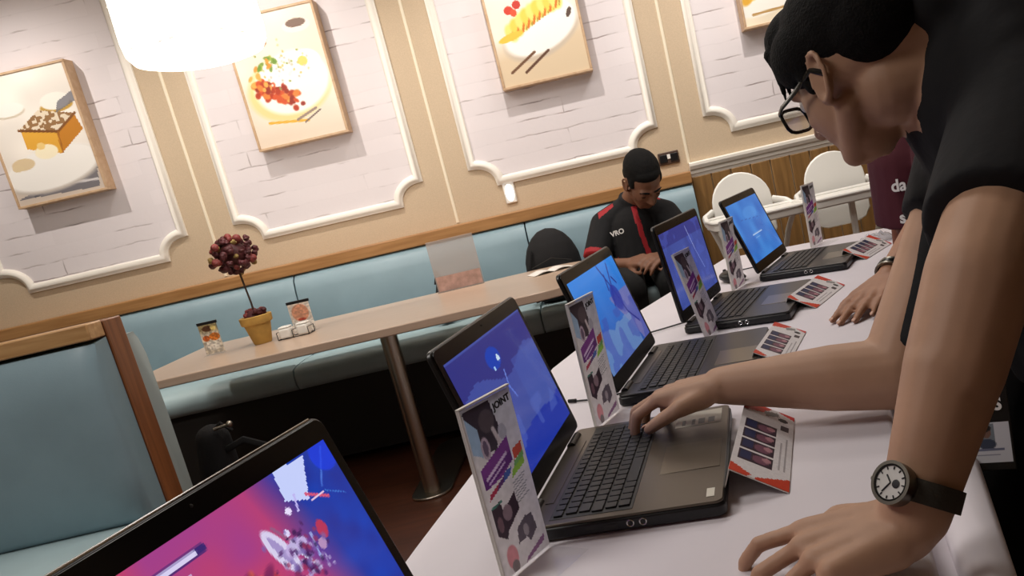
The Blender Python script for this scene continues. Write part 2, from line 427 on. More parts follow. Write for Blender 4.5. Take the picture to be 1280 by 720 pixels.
# ------------------------------------------------------------------ wall pictures
def food_base(seed, wall=(238, 228, 214)):
    p = Pic(96, 132, wall, .73); p.grain(5, seed, .10); return p
def pic_toast():
    p = food_base(1, (240, 232, 222))
    p.put(np.clip((.30-p.Y)*8, 0, 1), (205, 190, 176))
    p.ell(.24, .72, .20, .05, (178, 160, 130), .5); p.ell(.24, .74, .20, .055, (244, 240, 232)); p.ell(.78, .69, .20, .05, (190, 150, 66)); p.ell(.78, .73, .18, .07, (240, 236, 226))
    p.poly([(.0, .05), (.95, .02), (1, .25), (.6, .16)], (120, 116, 120)); p.line((.1, .12), (.95, .08), .012, (210, 205, 205)); p.line((.2, .05), (1, .17), .01, (80, 80, 90)); p.line((.05, .16), (.5, .1), .012, (90, 86, 90))
    p.ell(.50, .22, .62, .17, (196, 186, 176), 1, .10); p.ell(.50, .24, .60, .165, (246, 242, 236), 1, .10)
    p.ell(.2, .31, .14, .05, (214, 186, 140), .8); p.ell(.13, .29, .07, .03, (222, 200, 160))
    p.poly([(.30, .42), (.66, .33), (.70, .50), (.30, .58)], (226, 168, 62)); p.poly([(.66, .33), (.98, .48), (.94, .60), (.68, .52)], (196, 128, 40)); p.poly([(.28, .57), (.70, .50), (.95, .61), (.56, .69)], (150, 112, 72))
    m = p.noise(46, 4) > .52
    q = np.zeros_like(p.X); q[(p.Y > .5+.12*(p.X-.3)*-0.2) & (p.Y < .68)] = 1
    pp = Pic(96, 132, (0, 0, 0), .73).poly([(.28, .57), (.70, .50), (.95, .61), (.56, .69)], (255, 255, 255)).im[..., 0]
    p.put(pp*m, (230, 214, 190)); p.line((.28, .57), (.70, .50), .012, (120, 74, 34)); p.line((.7, .5), (.95, .61), .012, (130, 80, 36)); p.line((.68, .34), (.70, .50), .006, (160, 100, 36))
    p.ell(.5, .37, .14, .06, (250, 238, 206)); p.ell(.46, .42, .05, .03, (240, 205, 130))
    p.poly([(.75, .64), (1, .7), (1, .78), (.8, .72)], (110, 108, 116), .8)
    return p
def pic_rice():
    p = food_base(2, (240, 226, 208))
    p.put(np.clip((.22-p.Y)*6, 0, 1), (228, 210, 190))
    p.ell(.28, .88, .06, .02, (196, 176, 160)); p.ell(.78, .86, .17, .055, (232, 222, 214)); p.ell(.78, .88, .12, .035, (120, 96, 84)); p.ell(.34, .78, .07, .025, (180, 140, 110))
    p.ell(.52, .42, .52, .27, (238, 214, 150), 1, .2); p.ell(.56, .45, .47, .25, (250, 246, 238), 1, .2)
    p.ell(.78, .58, .17, .10, (255, 254, 250)); p.ell(.74, .59, .06, .04, (232, 206, 110))
    rs = np.random.RandomState(3)
    for k in range(90):
        t = rs.rand(); x = .13+.45*t+rs.randn()*.035; y = .50-.20*t+rs.randn()*.035
        p.ell(x, y, .028+.03*rs.rand(), .016+.016*rs.rand(), [(206, 84, 44), (176, 60, 34), (232, 130, 60), (238, 170, 84), (150, 50, 34)][rs.randint(5)], 1, rs.rand()*3, .4)
    for k in range(60):
        x, y = .5+rs.randn()*.13, .58+rs.randn()*.07
        p.ell(x, y, .02, .012, [(240, 236, 224), (196, 196, 150), (150, 160, 90), (200, 190, 180), (232, 180, 110)][rs.randint(5)], .9, rs.rand()*3, .5)
    for k in range(14):
        x, y = .2+rs.rand()*.25, .58+rs.rand()*.09
        p.ell(x, y, .045, .018, [(104, 140, 52), (150, 170, 70), (230, 140, 50)][rs.randint(3)], .9, rs.rand()*3, .4)
    p.line((.18, .18), (.62, .14), .012, (232, 176, 60)); p.line((.5, .16), (.74, .22), .012, (150, 130, 120)); p.line((.58, .13), (.78, .2), .008, (120, 104, 98))
    return p
def pic_roll():
    p = food_base(3, (242, 232, 216)); p.put(np.clip((.36-p.Y+.1*p.X)*6, 0, 1), (222, 200, 168))
    p.ell(.55, .36, .50, .20, (206, 190, 170), 1, .3); p.ell(.55, .39, .48, .19, (252, 250, 244), 1, .3)
    rs = np.random.RandomState(5)
    for k in range(9):
        t = k/8; x, y = .22+.56*t, .40+.17*t
        p.ell(x, y+.03*math.sin(t*PI), .085, .085, (246, 208, 84) if k % 2 else (250, 224, 120), 1, .3, .3); p.line((x-.01, y-.05), (x+.05, y+.07), .012, (214, 120, 36)); p.line((x+.035, y-.04), (x+.07, y+.06), .008, (176, 150, 60))
    p.ell(.2, .37, .16, .03, (236, 196, 70), 1, .2); p.ell(.24, .57, .055, .035, (206, 56, 34)); p.ell(.34, .6, .05, .035, (196, 50, 34)); p.ell(.29, .545, .04, .03, (226, 80, 40))
    p.line((.68, .80), (.73, .78), .012, (40, 34, 34)); p.line((.75, .79), (.8, .765), .012, (60, 44, 40)); p.ell(.9, .46, .06, .02, (90, 70, 60), 1, 1.1)
    p.line((.12, .10), (.42, .22), .013, (110, 74, 50)); p.line((.28, .08), (.58, .21), .013, (96, 62, 44))
    return p
def pic_yellow():
    p = food_base(4, (240, 226, 200)); p.ell(.3, .22, .5, .16, (250, 246, 236), 1, .2)
    for k in range(8): p.ell(.08+.09*k, .22+.03*k, .12, .05, (240, 200, 90) if k % 2 else (226, 172, 60), 1, .8, .3)
    p.ell(.6, .6, .2, .1, (214, 170, 96)); p.line((.1, .08), (.7, .1), .012, (190, 150, 90))
    return p
pics = [(pic_toast, 1.655, 'framed food picture of square toast on a plate, leftmost on the wall'),
        (pic_rice, 1.665, 'framed food picture of rice with fried egg, behind the glowing lamp'),
        (pic_roll, 1.690, 'framed food picture of yellow sliced roll on a white plate'),
        (pic_yellow, 1.715, 'framed yellow food picture on the wall behind the leaning man\'s hair')]
FW = .49
for (fn, z0, lab), cx in zip(pics, [-2.715, -1.395, -.055, 1.268]):
    h = .68
    t = thing('framed_picture', lab, 'picture', (cx, YW-.004, z0), 0, 'food pictures on the panelled wall')
    D_ = .085; fwid = .013
    mb = MB()
    for a, b in (((-FW/2, -D_, 0), (FW/2, 0, fwid)), ((-FW/2, -D_, h-fwid), (FW/2, 0, h)), ((-FW/2, -D_, fwid), (-FW/2+fwid, 0, h-fwid)), ((FW/2-fwid, -D_, fwid), (FW/2, 0, h-fwid))):
        mb.span(a, b)
    mb.build('frame', M['frame'], t, bevel=.002)
    MB().span((-FW/2+fwid, -D_+.006, fwid), (FW/2-fwid, -.002, h-fwid)).build('backing_board', M['paper'], t)
    fn().build('print', M['canvas'], t, (-FW/2+fwid, -D_+.0052, fwid), (FW-2*fwid, 0, 0), (0, 0, h-2*fwid))
# socket plate, and a glowing plate standing in for glare on the wall
t = thing('wall_socket', 'dark brown double wall socket above the right end of the sofa', 'socket', (.497, YW, 1.155))
MB().span((-.058, -.012, -.034), (.058, 0, .034)).build('plate', M['socket'], t, bevel=.004)
for sx in (-1, 1):
    o = MB().span((sx*.03-.021, -.018, -.022), (sx*.03+.021, -.011, .022)).build('switch_rocker', M['black_plastic'], t, bevel=.003)
MB().span((-.008, -.016, -.005), (.012, -.0115, .02)).build('indicator', M['white_plastic'], t, bevel=.001)
t = thing('wall_glare', 'small glowing plate standing in for white glare on the beige wall below the yellow roll picture', 'glare', (-.405, YW, 1.165))
MB().span((-.032, -.012, -.058), (.032, 0, .058)).build('glare_plate', M['white_plastic'], t, bevel=.006)
MB().ell((0, -.012, 0), ((.024, 0, 0), (0, .012, 0), (0, 0, .048))).build('glare_core', M['glow'], t)

# ------------------------------------------------------------------ pendant lamp
LX, LY, LZ, LR = -1.395, 3.62, 1.958, .272
t = thing('pendant_lamp', 'large glowing white drum pendant lamp hanging over the wooden table', 'lamp', (LX, LY, LZ))
pr = [(.02, .0), (LR*.72, .004), (LR*.90, .018), (LR*.98, .05), (LR, .10), (LR*.985, .30), (LR*.95, .46), (LR*.80, .50), (.05, .52)]
MB().lathe(pr, n=56).build('shade', M['lampglass'], t, smooth=60)
for k in range(22):
    a = 2*PI*k/22+rnd.uniform(-.1, .1); z = rnd.uniform(.035, .06) if k % 3 else rnd.uniform(.12, .42)
    r = LR*(.975 if z < .07 else 1.0)+.001
    p = V((r*math.cos(a), r*math.sin(a), z)); tv = V((-math.sin(a), math.cos(a), rnd.uniform(-.15, .15)))
    MB().tube([p-tv*.007, p+tv*.007], .0022, 6).build('shade_slot', M['lamp_mark'], t)
MB().tube([(0, 0, .52), (0, 0, ZC-LZ)], .006, 8).lathe([(.055, ZC-LZ-.03), (.06, ZC-LZ)], n=20).build('cord', M['black_plastic'], t)

# ------------------------------------------------------------------ long wall sofa
SX0 = XL+.05
sofa = thing('banquette_sofa', 'long pale teal upholstered sofa along the wall under the pictures', 'sofa', (0, 4.2, 0))
seams = [-4.5, -3.05, -1.655, -.36, XS-.012]
yb = lambda y: y-4.2
for a, b in zip(seams[:-1], seams[1:]):
    # back cushion leaning slightly, pillowy
    rings = []
    for x, k in ((a+.004, .82), (a+.03, .97), (a+.09, 1), (b-.09, 1), (b-.03, .97), (b-.004, .82)):
        prf = [(4.655, .50), (4.59-.035*k, .505), (4.575-.035*k, .56), (4.585-.035*k, .75), (4.60-.035*k, .90), (4.615-.03*k, .965), (4.64-.02*k, .992), (4.66, .996), (4.705, .996), (4.705, .50)]
        rings.append([V((x, yb(y), z)) for y, z in prf])
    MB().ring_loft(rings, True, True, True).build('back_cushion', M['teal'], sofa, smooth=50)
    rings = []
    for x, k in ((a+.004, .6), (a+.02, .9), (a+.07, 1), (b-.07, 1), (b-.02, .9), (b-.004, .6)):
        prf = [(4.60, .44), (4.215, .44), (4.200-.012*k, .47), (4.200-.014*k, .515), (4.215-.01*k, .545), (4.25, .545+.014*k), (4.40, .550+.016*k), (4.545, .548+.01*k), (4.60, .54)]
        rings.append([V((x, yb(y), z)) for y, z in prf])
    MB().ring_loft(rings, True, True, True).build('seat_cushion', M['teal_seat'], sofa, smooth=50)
MB().span((SX0, yb(4.26), .03), (XS-.02, yb(4.70), .44)).build('base', M['base_dark'], sofa)

# ------------------------------------------------------------------ booth bench in the left foreground
bx = -1.540
booth = thing('booth_bench', 'pale teal booth bench with wood-capped back in the left foreground', 'bench', (bx, 2.55, 0))
L_ = -2.4
MB().span((L_, .055, 0), (0, .155, 1.075)).build('end_panel', M['walnut'], booth, bevel=.004)
MB().span((L_, -.028, 1.028), (-.004, .052, 1.078)).build('top_cap', M['oak'], booth, bevel=.004)
rings = []
for x, k in ((L_, 1), (-.10, 1), (-.055, .93), (-.02, .72), (-.006, .45)):
    prf = [(.052, .43), (-.03*k, .43), (-.065*k-.004, .47), (-.078*k-.004, .62), (-.072*k-.004, .85), (-.058*k-.002, .965), (-.03*k, 1.015), (.052, 1.024)]
    rings.append([V((x, y, z)) for y, z in prf])
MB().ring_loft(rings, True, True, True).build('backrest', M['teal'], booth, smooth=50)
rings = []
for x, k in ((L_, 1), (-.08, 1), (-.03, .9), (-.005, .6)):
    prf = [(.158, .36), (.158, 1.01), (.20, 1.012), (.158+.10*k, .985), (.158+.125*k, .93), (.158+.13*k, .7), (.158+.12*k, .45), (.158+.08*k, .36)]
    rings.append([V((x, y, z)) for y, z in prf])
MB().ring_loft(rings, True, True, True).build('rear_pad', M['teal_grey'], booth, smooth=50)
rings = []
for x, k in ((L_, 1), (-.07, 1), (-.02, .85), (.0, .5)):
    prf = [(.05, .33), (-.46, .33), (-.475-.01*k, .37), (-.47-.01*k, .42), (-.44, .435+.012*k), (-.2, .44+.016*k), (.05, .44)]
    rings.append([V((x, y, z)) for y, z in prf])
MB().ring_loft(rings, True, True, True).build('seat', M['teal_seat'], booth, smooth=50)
MB().span((L_, -.42, 0), (-.03, .054, .33)).build('base', M['base_dark'], booth)
MB().span((L_, .16, 0), (-.03, .24, .36)).build('rear_base', M['base_dark'], booth)

# ------------------------------------------------------------------ wooden table
TZ = .762
wt = thing('dining_table', 'long light wood dining table with rounded end on steel pedestal', 'table', (-.935, 3.79, 0))
def rrect(x0, y0, x1, y1, rl, rr, n=8):
    pts = []
    for cx, cy, r, a0 in ((x1-rr, y0+rr, rr, -PI/2), (x1-rr, y1-rr, rr, 0), (x0+rl, y1-rl, rl, PI/2), (x0+rl, y0+rl, rl, PI)):
        pts += [(cx+r*math.cos(a0+PI/2*i/n), cy+r*math.sin(a0+PI/2*i/n)) for i in range(n+1)]
    return pts
MB().prism(rrect(-1.12, -.465, .97, .465, .03, .33), TZ-.036, TZ).build('table_top', M['table_wood'], wt, bevel=.004)
MB().lathe([(.036, .012), (.036, TZ-.036)], (0, -.335, 0), 28).build('leg', M['steel'], wt)
MB().prism(rrect(-.09, -.43, .09, .40, .085, .085), 0.0, .012).build('base_plate', M['steel'], wt, bevel=.004)

# things on the wooden table
tp = thing('potted_topiary', 'small topiary ball of dark red flowers in yellow clay pot', 'plant', (-1.585, 3.80, TZ))
MB().lathe([(.036, 0), (.040, .004), (.058, .092), (.066, .094), (.069, .100), (.071, .128), (.066, .131), (.060, .128), (.056, .10), (.01, .10)], n=36).build('pot', M['terracotta'], tp, smooth=40)
MB().tube([(0, 0, .10), (.002, .0, .19), (-.003, .0, .27), (-.006, 0, .33)], [.005, .0045, .0045, .005], 8).build('stem', M['stem'], tp)
mbs = [MB(), MB(), MB()]
rr = random.Random(11)
def petal_ball(mb, c, r):
    c = V(c)
    for q in range(5):
        d = V((rr.uniform(-1, 1), rr.uniform(-1, 1), rr.uniform(-1, 1))).normalized()
        mb.ell(c+d*r*.45, [(V((rr.uniform(.6, 1), 0, 0))*r), V((0, rr.uniform(.6, 1), 0))*r, V((0, 0, rr.uniform(.5, .9)))*r], 8, 6)
bc = V((-.006, 0, .415))
for k in range(62):
    i = k+.5; ph = math.acos(1-2*i/62); th = PI*(1+5**.5)*i
    d = V((math.cos(th)*math.sin(ph), math.sin(th)*math.sin(ph), math.cos(ph)))
    rad = .080*rr.uniform(.72, 1.15); c = bc+V((d.x*rad*1.12, d.y*rad*1.1, d.z*rad))
    w = rr.random(); j = 0 if w < .55 else (1 if w < .78 else 2)
    petal_ball(mbs[j], c, rr.uniform(.011, .021))
mbs[0].sph(bc, .058)
mbs[0].build('foliage', M['berry_dark'], tp); mbs[1].build('foliage', M['berry_red'], tp); mbs[2].build('foliage', M['berry_olive'], tp)
m0, m1 = MB(), MB()
for k in range(16):
    a = rr.uniform(0, 2*PI); r = .048*math.sqrt(rr.random()); petal_ball(m0 if k % 3 else m1, (r*math.cos(a), r*math.sin(a), .132+rr.uniform(0, .018)), rr.uniform(.011, .017))
m0.sph((0, 0, .112), .045)
m0.build('foliage', M['berry_dark'], tp); m1.build('foliage', M['berry_red'], tp)

def stand_card(name, label, loc, rz, w, h, pic):
    t = thing(name, label, 'menu stand', loc, rz, 'small menu stands on the wooden table')
    MB().span((-w/2, -.0025, 0), (w/2, .0025, h)).build('acrylic_panel', M['acrylic'], t, bevel=.0008)
    MB().span((-w/2, -.03, 0), (w/2, .03, .003)).build('foot', M['acrylic'], t)
    pic.build('print', M['canvas'], t, (-w/2+.002, -.0032, .006), (w-.004, 0, 0), (0, 0, h-.008))
    MB().span((-w/2-.001, -.004, h-.012), (w/2+.001, .004, h+.001)).build('top_strip', M['black_plastic'], t, bevel=.001)
    return t
p = Pic(36, 56, (206, 196, 178), .6); p.put(np.clip((p.Y-.62)*6, 0, 1), (150, 138, 100)); p.ell(.45, .80, .30, .10, (84, 50, 28)); p.ell(.7, .52, .3, .13, (214, 124, 46)); p.ell(.25, .50, .2, .10, (190, 96, 40)); p.ell(.5, .25, .42, .16, (222, 216, 204)); p.ell(.75, .8, .15, .1, (210, 190, 120)); p.grain(22, 3, .5)
stand_card('menu_stand', 'small food-photo menu stand left of the topiary pot', (-1.800, 3.79, TZ), -.05, .092, .152, p)
p = Pic(36, 56, (214, 202, 190), .6); p.ell(.5, .62, .42, .30, (206, 146, 116)); p.ell(.5, .4, .2, .05, (180, 70, 50)); p.rect(0, 0, 1, .35, (226, 222, 214)); p.grain(22, 5, .3)
stand_card('menu_stand', 'small menu stand behind the white salt and pepper pots', (-1.395, 3.835, TZ), -.05, .105, .150, p)
for k, (x, y) in enumerate(((-1.452, 3.752), (-1.376, 3.766))):
    t = thing('condiment_pot', ('white square condiment pot beside the clay flower pot', 'white square condiment pot, right of its twin by the wire caddy')[k], 'pot', (x, y, TZ), -.05, 'white condiment pots')
    MB().span((-.026, -.026, .0025), (.026, .026, .050)).build('body', M['white_plastic'], t, bevel=.009, seg=3)
    MB().span((-.024, -.024, .050), (.024, .024, .058)).build('lid', M['white_plastic'], t, bevel=.006, seg=3)
t = thing('wire_caddy', 'dark wire caddy around the white condiment pots', 'caddy', (-1.41, 3.76, TZ), -.05)
mb = MB()
zc = .036
for x in (-.076, -.0045, .068): mb.tube([(x, -.036, .003), (x, -.036, zc), (x, .036, zc), (x, .036, .003)], .0018, 6)
mb.tube([(-.076, -.036, .003), (.068, -.036, .003), (.068, .036, .003), (-.076, .036, .003), (-.076, -.036, .003)], .0018, 6)
mb.build('wire_frame', M['black_plastic'], t)
# hazy clear stand at the back edge of the table
t = thing('acrylic_stand', 'hazy clear acrylic stand with pinkish insert at table back edge', 'stand', (-.715, 4.215, TZ), .04)
MB().span((-.118, -.003, 0), (.118, .003, .258)).build('panel', M['frost'], t, bevel=.001)
MB().span((-.112, -.0055, .004), (.112, -.0035, .078)).build('insert', M['pink_insert'], t)
MB().span((-.118, -.03, 0), (.118, .02, .003)).build('foot', M['frost'], t)
# open paper menu on the table
t = thing('paper_menu', 'white folded paper menu lying near the table\'s rounded end', 'menu', (-.245, 4.02, TZ), .35)
for s in (-1, 1):
    mb = MB(); n = 8
    top = [[V((s*.105*i/n, y, .004+.012*math.sin(PI*min(1, i/n*1.1))*(.6+.4*(1-i/n)))) for i in range(n+1)] for y in (-.06, .06)]
    bot = [[V((p.x, p.y, max(.0005, p.z-.003))) for p in r] for r in top]
    mb.ring_loft([a+b[::-1] for a, b in zip(top, bot)], True, True, True); mb.build('page', M['paper'], t, smooth=60)

# backpack on the sofa and bags
bp = thing('backpack', 'rounded black backpack on the sofa beside the seated man', 'bag', (-.245, 4.42, .565))
mb = MB(); mb.ell((0, -.01, .17), ((.152, 0, 0), (0, .10, 0), (0, 0, .215))); mb.ell((0, -.01, .07), ((.155, 0, 0), (0, .105, 0), (0, 0, .09))); mb.ell((.02, -.075, .12), ((.10, 0, 0), (0, .05, 0), (0, 0, .10)))
blob(mb, 'body', .012, M['black_fabric'], bp, 3)
MB().tube([(-.12, -.10, .02), (-.14, -.12, .14), (-.10, -.08, .29)], .010, 8, sq=(1, .4)).build('strap', M['black_fabric'], bp)
MB().tube([(.10, -.10, .20), (0, -.135, .235), (-.11, -.10, .20)], .003, 6).build('zipper', M['base_dark'], bp)
t = thing('small_bag', 'small black bag on the sofa left of the hazy acrylic stand', 'bag', (-.86, 4.47, .565), .2)
mb = MB(); mb.cap((-.02, 0, .06), .07, (.0, .0, .21), .035, sq=(.8, 1.2)); blob(mb, 'body', .01, M['black_fabric'], t, 3)
MB().tube([(-.03, 0, .22), (-.01, 0, .29), (.02, 0, .22)], .006, 6).build('handle', M['black_fabric'], t)
t = thing('floor_bag', 'black bag with looped straps standing behind the booth end', 'bag', (-1.545, 3.13, 0))
mb = MB(); mb.cap((-.10, 0, .11), .10, (-.06, 0, .52), .065, sq=(1.0, .9)); mb.cap((-.12, .0, .09), .085, (.06, .02, .20), .085); mb.cap((.0, .0, .09), .085, (.10, .02, .09), .08)
blob(mb, 'body', .012, M['black_fabric'], t, 3)
MB().tube([(-.02, -.03, .47), (.07, -.04, .50), (.17, -.03, .44), (.24, .0, .26), (.18, .02, .12)], .014, 8, sq=(1, .5)).build('strap', M['black_fabric'], t)
MB().tube([(-.05, -.02, .55), (0, -.03, .58), (.03, -.02, .54)], .007, 8).build('strap', M['black_fabric'], t)
MB().tube([(-.02, -.05, .565), (.035, -.055, .572)], .006, 8).sph((.045, -.055, .573), .013).build('buckle', M['steel'], t)

# ------------------------------------------------------------------ white high chairs
def high_chair(label, loc, rz, sc=1.):
    t = thing('high_chair', label, 'high chair', loc, rz, 'white plastic high chairs by the planked wall')
    # shell back with rounded top (faces -y)
    n = 14; out = []
    hw = .150
    prof = [(-hw*.45, .645), (-hw*.82, .665), (-hw, .71), (-hw, .87)]+[(-hw*math.cos(PI*i/n), .87+.145*math.sin(PI*i/n)) for i in range(1, n)]+[(hw, .87), (hw, .71), (hw*.82, .665), (hw*.45, .645)]
    f = [V((x, .10+.09*(z-.6)-.03*abs(x/hw)**2, z)) for x, z in prof]; b = [p+V((0, .018, 0)) for p in f]
    mb = MB(); m = len(f)
    cen = [V((x*.0, .10+.09*(z-.6)+.002, z)) for x, z in prof]
    fs = [tuple(range(m))[::-1], tuple(range(m, 2*m))]+[(i, (i+1) % m, m+(i+1) % m, m+i) for i in range(m)]
    mb.add(f+b, fs); mb.build('backrest', M['white_plastic'], t, bevel=.006)
    # seat bucket below tray
    MB().prism(rrect(-.14, -.14, .14, .14, .05, .05), .555, .585).build('seat', M['white_plastic'], t, bevel=.006)
    fr = []
    for cx in (-.078, .078):
        MB().prism([(cx+x, z) for x, z in rrect(-.066, -.075, .066, .075, .045, .045)], -.008, .008)
    # front apron with two leg openings shown as the bright seat back behind; crotch post between
    MB().span((-.014, -.165, .58), (.014, -.135, .80)).build('crotch_post', M['white_plastic'], t, bevel=.006)
    # tray: flat ring with raised lip and side arms
    o = rrect(-.225, -.27, .225, .02, .07, .07)
    mb = MB(); mb.prism(o, .785, .822); mb.build('tray', M['white_plastic'], t, bevel=.007)
    rim = [(x, y, .826) for x, y in o]; MB().tube(rim+[rim[0]], .008, 8).build('tray_rim', M['white_plastic'], t)
    for s in (-1, 1):
        MB().tube([(s*.215, -.02, .812), (s*.205, .06, .83), (s*.155, .105, .85)], [.020, .022, .020], 10, sq=(1, .7)).build('arm', M['white_plastic'], t)
        MB().tube([(s*.21, -.06, .805), (s*.17, -.02, .70), (s*.14, 0, .585)], .014, 10).build('side_support', M['white_plastic'], t)
    for sx in (-1, 1):
        for sy in (-1, 1):
            MB().tube([(sx*.12, sy*.11, .56), (sx*.165, sy*.22, 0)], [.017, .013], 10).build('leg', M['white_plastic'], t)
    return t
high_chair('white plastic high chair directly behind the farthest laptop\'s screen', (.755, 4.05, 0), .05)
high_chair('white plastic high chair by the planks, nearest the man\'s chin', (1.215, 4.05, 0), -.05)

# ------------------------------------------------------------------ display table under white cloth
OUT = [(-.470, .18), (-.333, 1.056), (-.172, 1.962), (-.112, 2.12), (.18, 2.65), (.46, 3.165), (1.092, 2.985), (.675, 2.06), (.445, 1.42), (.386, 1.24), (.300, .93), (.238, .70), (.12, .18)]
def resample(poly, step):
    out = []
    for i, a in enumerate(poly):
        b = poly[(i+1) % len(poly)]; a, b2 = V(a), V(b); n = max(1, int((b2-a).length/step))
        out += [a+(b2-a)*k/n for k in range(n)]
    return out
def outnormals(ps):
    n = len(ps); res = []
    for i in range(n):
        t = (ps[(i+1) % n]-ps[i-1]).normalized(); res.append(V((-t.y, t.x)))
    return res
dt = thing('display_table', 'long bent display table covered in white cloth holding the laptops', 'table', (.2, 1.6, 0))
O2 = V((.2, 1.6))
ps = [p-O2 for p in resample(OUT, .035)]; nr = outnormals(ps)
area = sum(ps[i].x*ps[(i+1) % len(ps)].y-ps[(i+1) % len(ps)].x*ps[i].y for i in range(len(ps)))
if area > 0: nr = [-n for n in nr]
rings = []
for off, z, amp in ((-.006, .75, 0), (-.001, .7485, 0), (.003, .744, 0), (.005, .735, .001), (.010, .62, .005), (.016, .40, .012), (.020, .20, .018), (.022, .03, .022)):
    rings.append([V((p.x+n.x*(off+amp*math.sin(i*.9)+amp*.6*math.sin(i*.37+1)), p.y+n.y*(off+amp*math.sin(i*.9)+amp*.6*math.sin(i*.37+1)), z)) for i, (p, n) in enumerate(zip(ps, nr))])
MB().ring_loft(rings, True, False, True).build('tablecloth', M['cloth'], dt, smooth=55)
# gathered cloth edge along the near right side
a = [V(q)-O2 for q in ((.386, 1.235), (.300, .93), (.238, .70), (.150, .30))]
strip = [(p+V((.027, -.008)), p+V((.098-.016*i, -.03))) for i, p in enumerate(a)]
mb = MB(); rings = []
for (p, q) in strip:
    mid = (p+q)/2
    rings.append([V((p.x-.022, p.y, .60)), V((p.x-.022, p.y, .715)), V((p.x-.003, p.y, .712)), V((p.x, p.y, .728)), V((p.x+.008, p.y, .738)), V((mid.x, mid.y, .741)), V((q.x-.008, q.y, .738)), V((q.x, q.y, .728)), V((q.x+.004, q.y, .25))])
mb.ring_loft(rings, True, True, True).build('gathered_cloth', M['cloth'], dt, smooth=50)
for q in ((-.35, .35), (.08, .35), (-.12, 1.85), (.45, 1.85), (.5, 2.98), (.93, 2.9)):
    p = V(q)-O2; MB().tube([(p.x, p.y, 0), (p.x, p.y, .735)], .018, 10).build('leg', M['steel'], dt)

# ------------------------------------------------------------------ laptops
LW, LD, LL = .374, .262, .252
def rr2(w, d, r, n=6): return rrect(-w/2, -d/2, w/2, d/2, r, r, n)
def screen_game():
    p = Pic(200, 112, (70, 40, 120), 1.78); t = np.clip((p.X-.67+.14*(p.Y-.8))*7, 0, 1)
    n = p.noise(5, 2); n2 = p.noise(11, 5)
    red = np.array([206, 66, 92])/255.; pur = np.array([146, 62, 150])/255.; blu = np.array([24, 64, 176])/255.; dk = np.array([40, 40, 130])/255.
    L1 = red*(1-n[..., None]*.75)+pur*(n[..., None]*.75); L2 = blu*(1-n2[..., None]*.6)+dk*n2[..., None]*.6
    p.im = L1*(1-t[..., None])+L2*t[..., None]
    p.put(np.clip((.62-p.Y)*2, 0, 1)*np.clip((.48-p.X)*3, 0, 1)*(n2 > .45), (120, 44, 130), .45)
    p.poly([(.765, 1.), (.895, .99), (.830, .80), (.752, .86)], (196, 206, 250)); p.line((.79, .86), (.775, .79), .008, (190, 180, 240))
    p.line((.975, .98), (.90, .82), .007, (70, 110, 210)); p.ell(.97, .95, .06, .10, (26, 60, 230), .7); p.line((.83, .83), (.90, .76), .010, (210, 84, 120)); p.line((.84, .79), (.89, .79), .007, (220, 190, 220)); p.line((.9, .79), (.97, .72), .004, (60, 110, 200))
    p.ell(.743, .816, .012, .020, (230, 220, 250)); p.ell(.70, .74, .012, .018, (220, 210, 245)); p.ell(.815, .655, .020, .05, (196, 50, 80), .9)
    p.ell(.655, .69, .03, .14, (214, 206, 236), 1, .35); p.ell(.655, .69, .012, .10, (150, 130, 190), .8, .35); p.line((.665, .80), (.70, .70), .010, (150, 90, 130)); p.ell(.705, .665, .045, .04, (190, 170, 220)); p.line((.70, .66), (.74, .52), .010, (220, 214, 240)); p.line((.77, .67), (.76, .56), .009, (150, 160, 220)); p.ell(.79, .60, .016, .03, (190, 150, 190), .9, -.4)
    rs = np.random.RandomState(8)
    for k in range(110): p.ell(.715+rs.randn()*.045, .58+rs.randn()*.07, .004+.012*rs.rand(), .008+.016*rs.rand(), [(70, 30, 90), (40, 20, 70), (120, 100, 170), (190, 180, 220), (150, 50, 90)][rs.randint(5)], .7, rs.rand()*3, .6)
    for k in range(20): p.ell(.53+rs.randn()*.06, .62+rs.randn()*.05, .035, .03, [(226, 110, 50), (180, 60, 70), (232, 140, 70), (120, 40, 90)][rs.randint(4)], .8, rs.rand()*3, .5)
    p.line((.325, .905), (.465, .905), .024, (60, 40, 110)); p.line((.33, .905), (.44, .905), .014, (214, 206, 240)); p.line((.30, .84), (.40, .84), .009, (200, 170, 210))
    return p
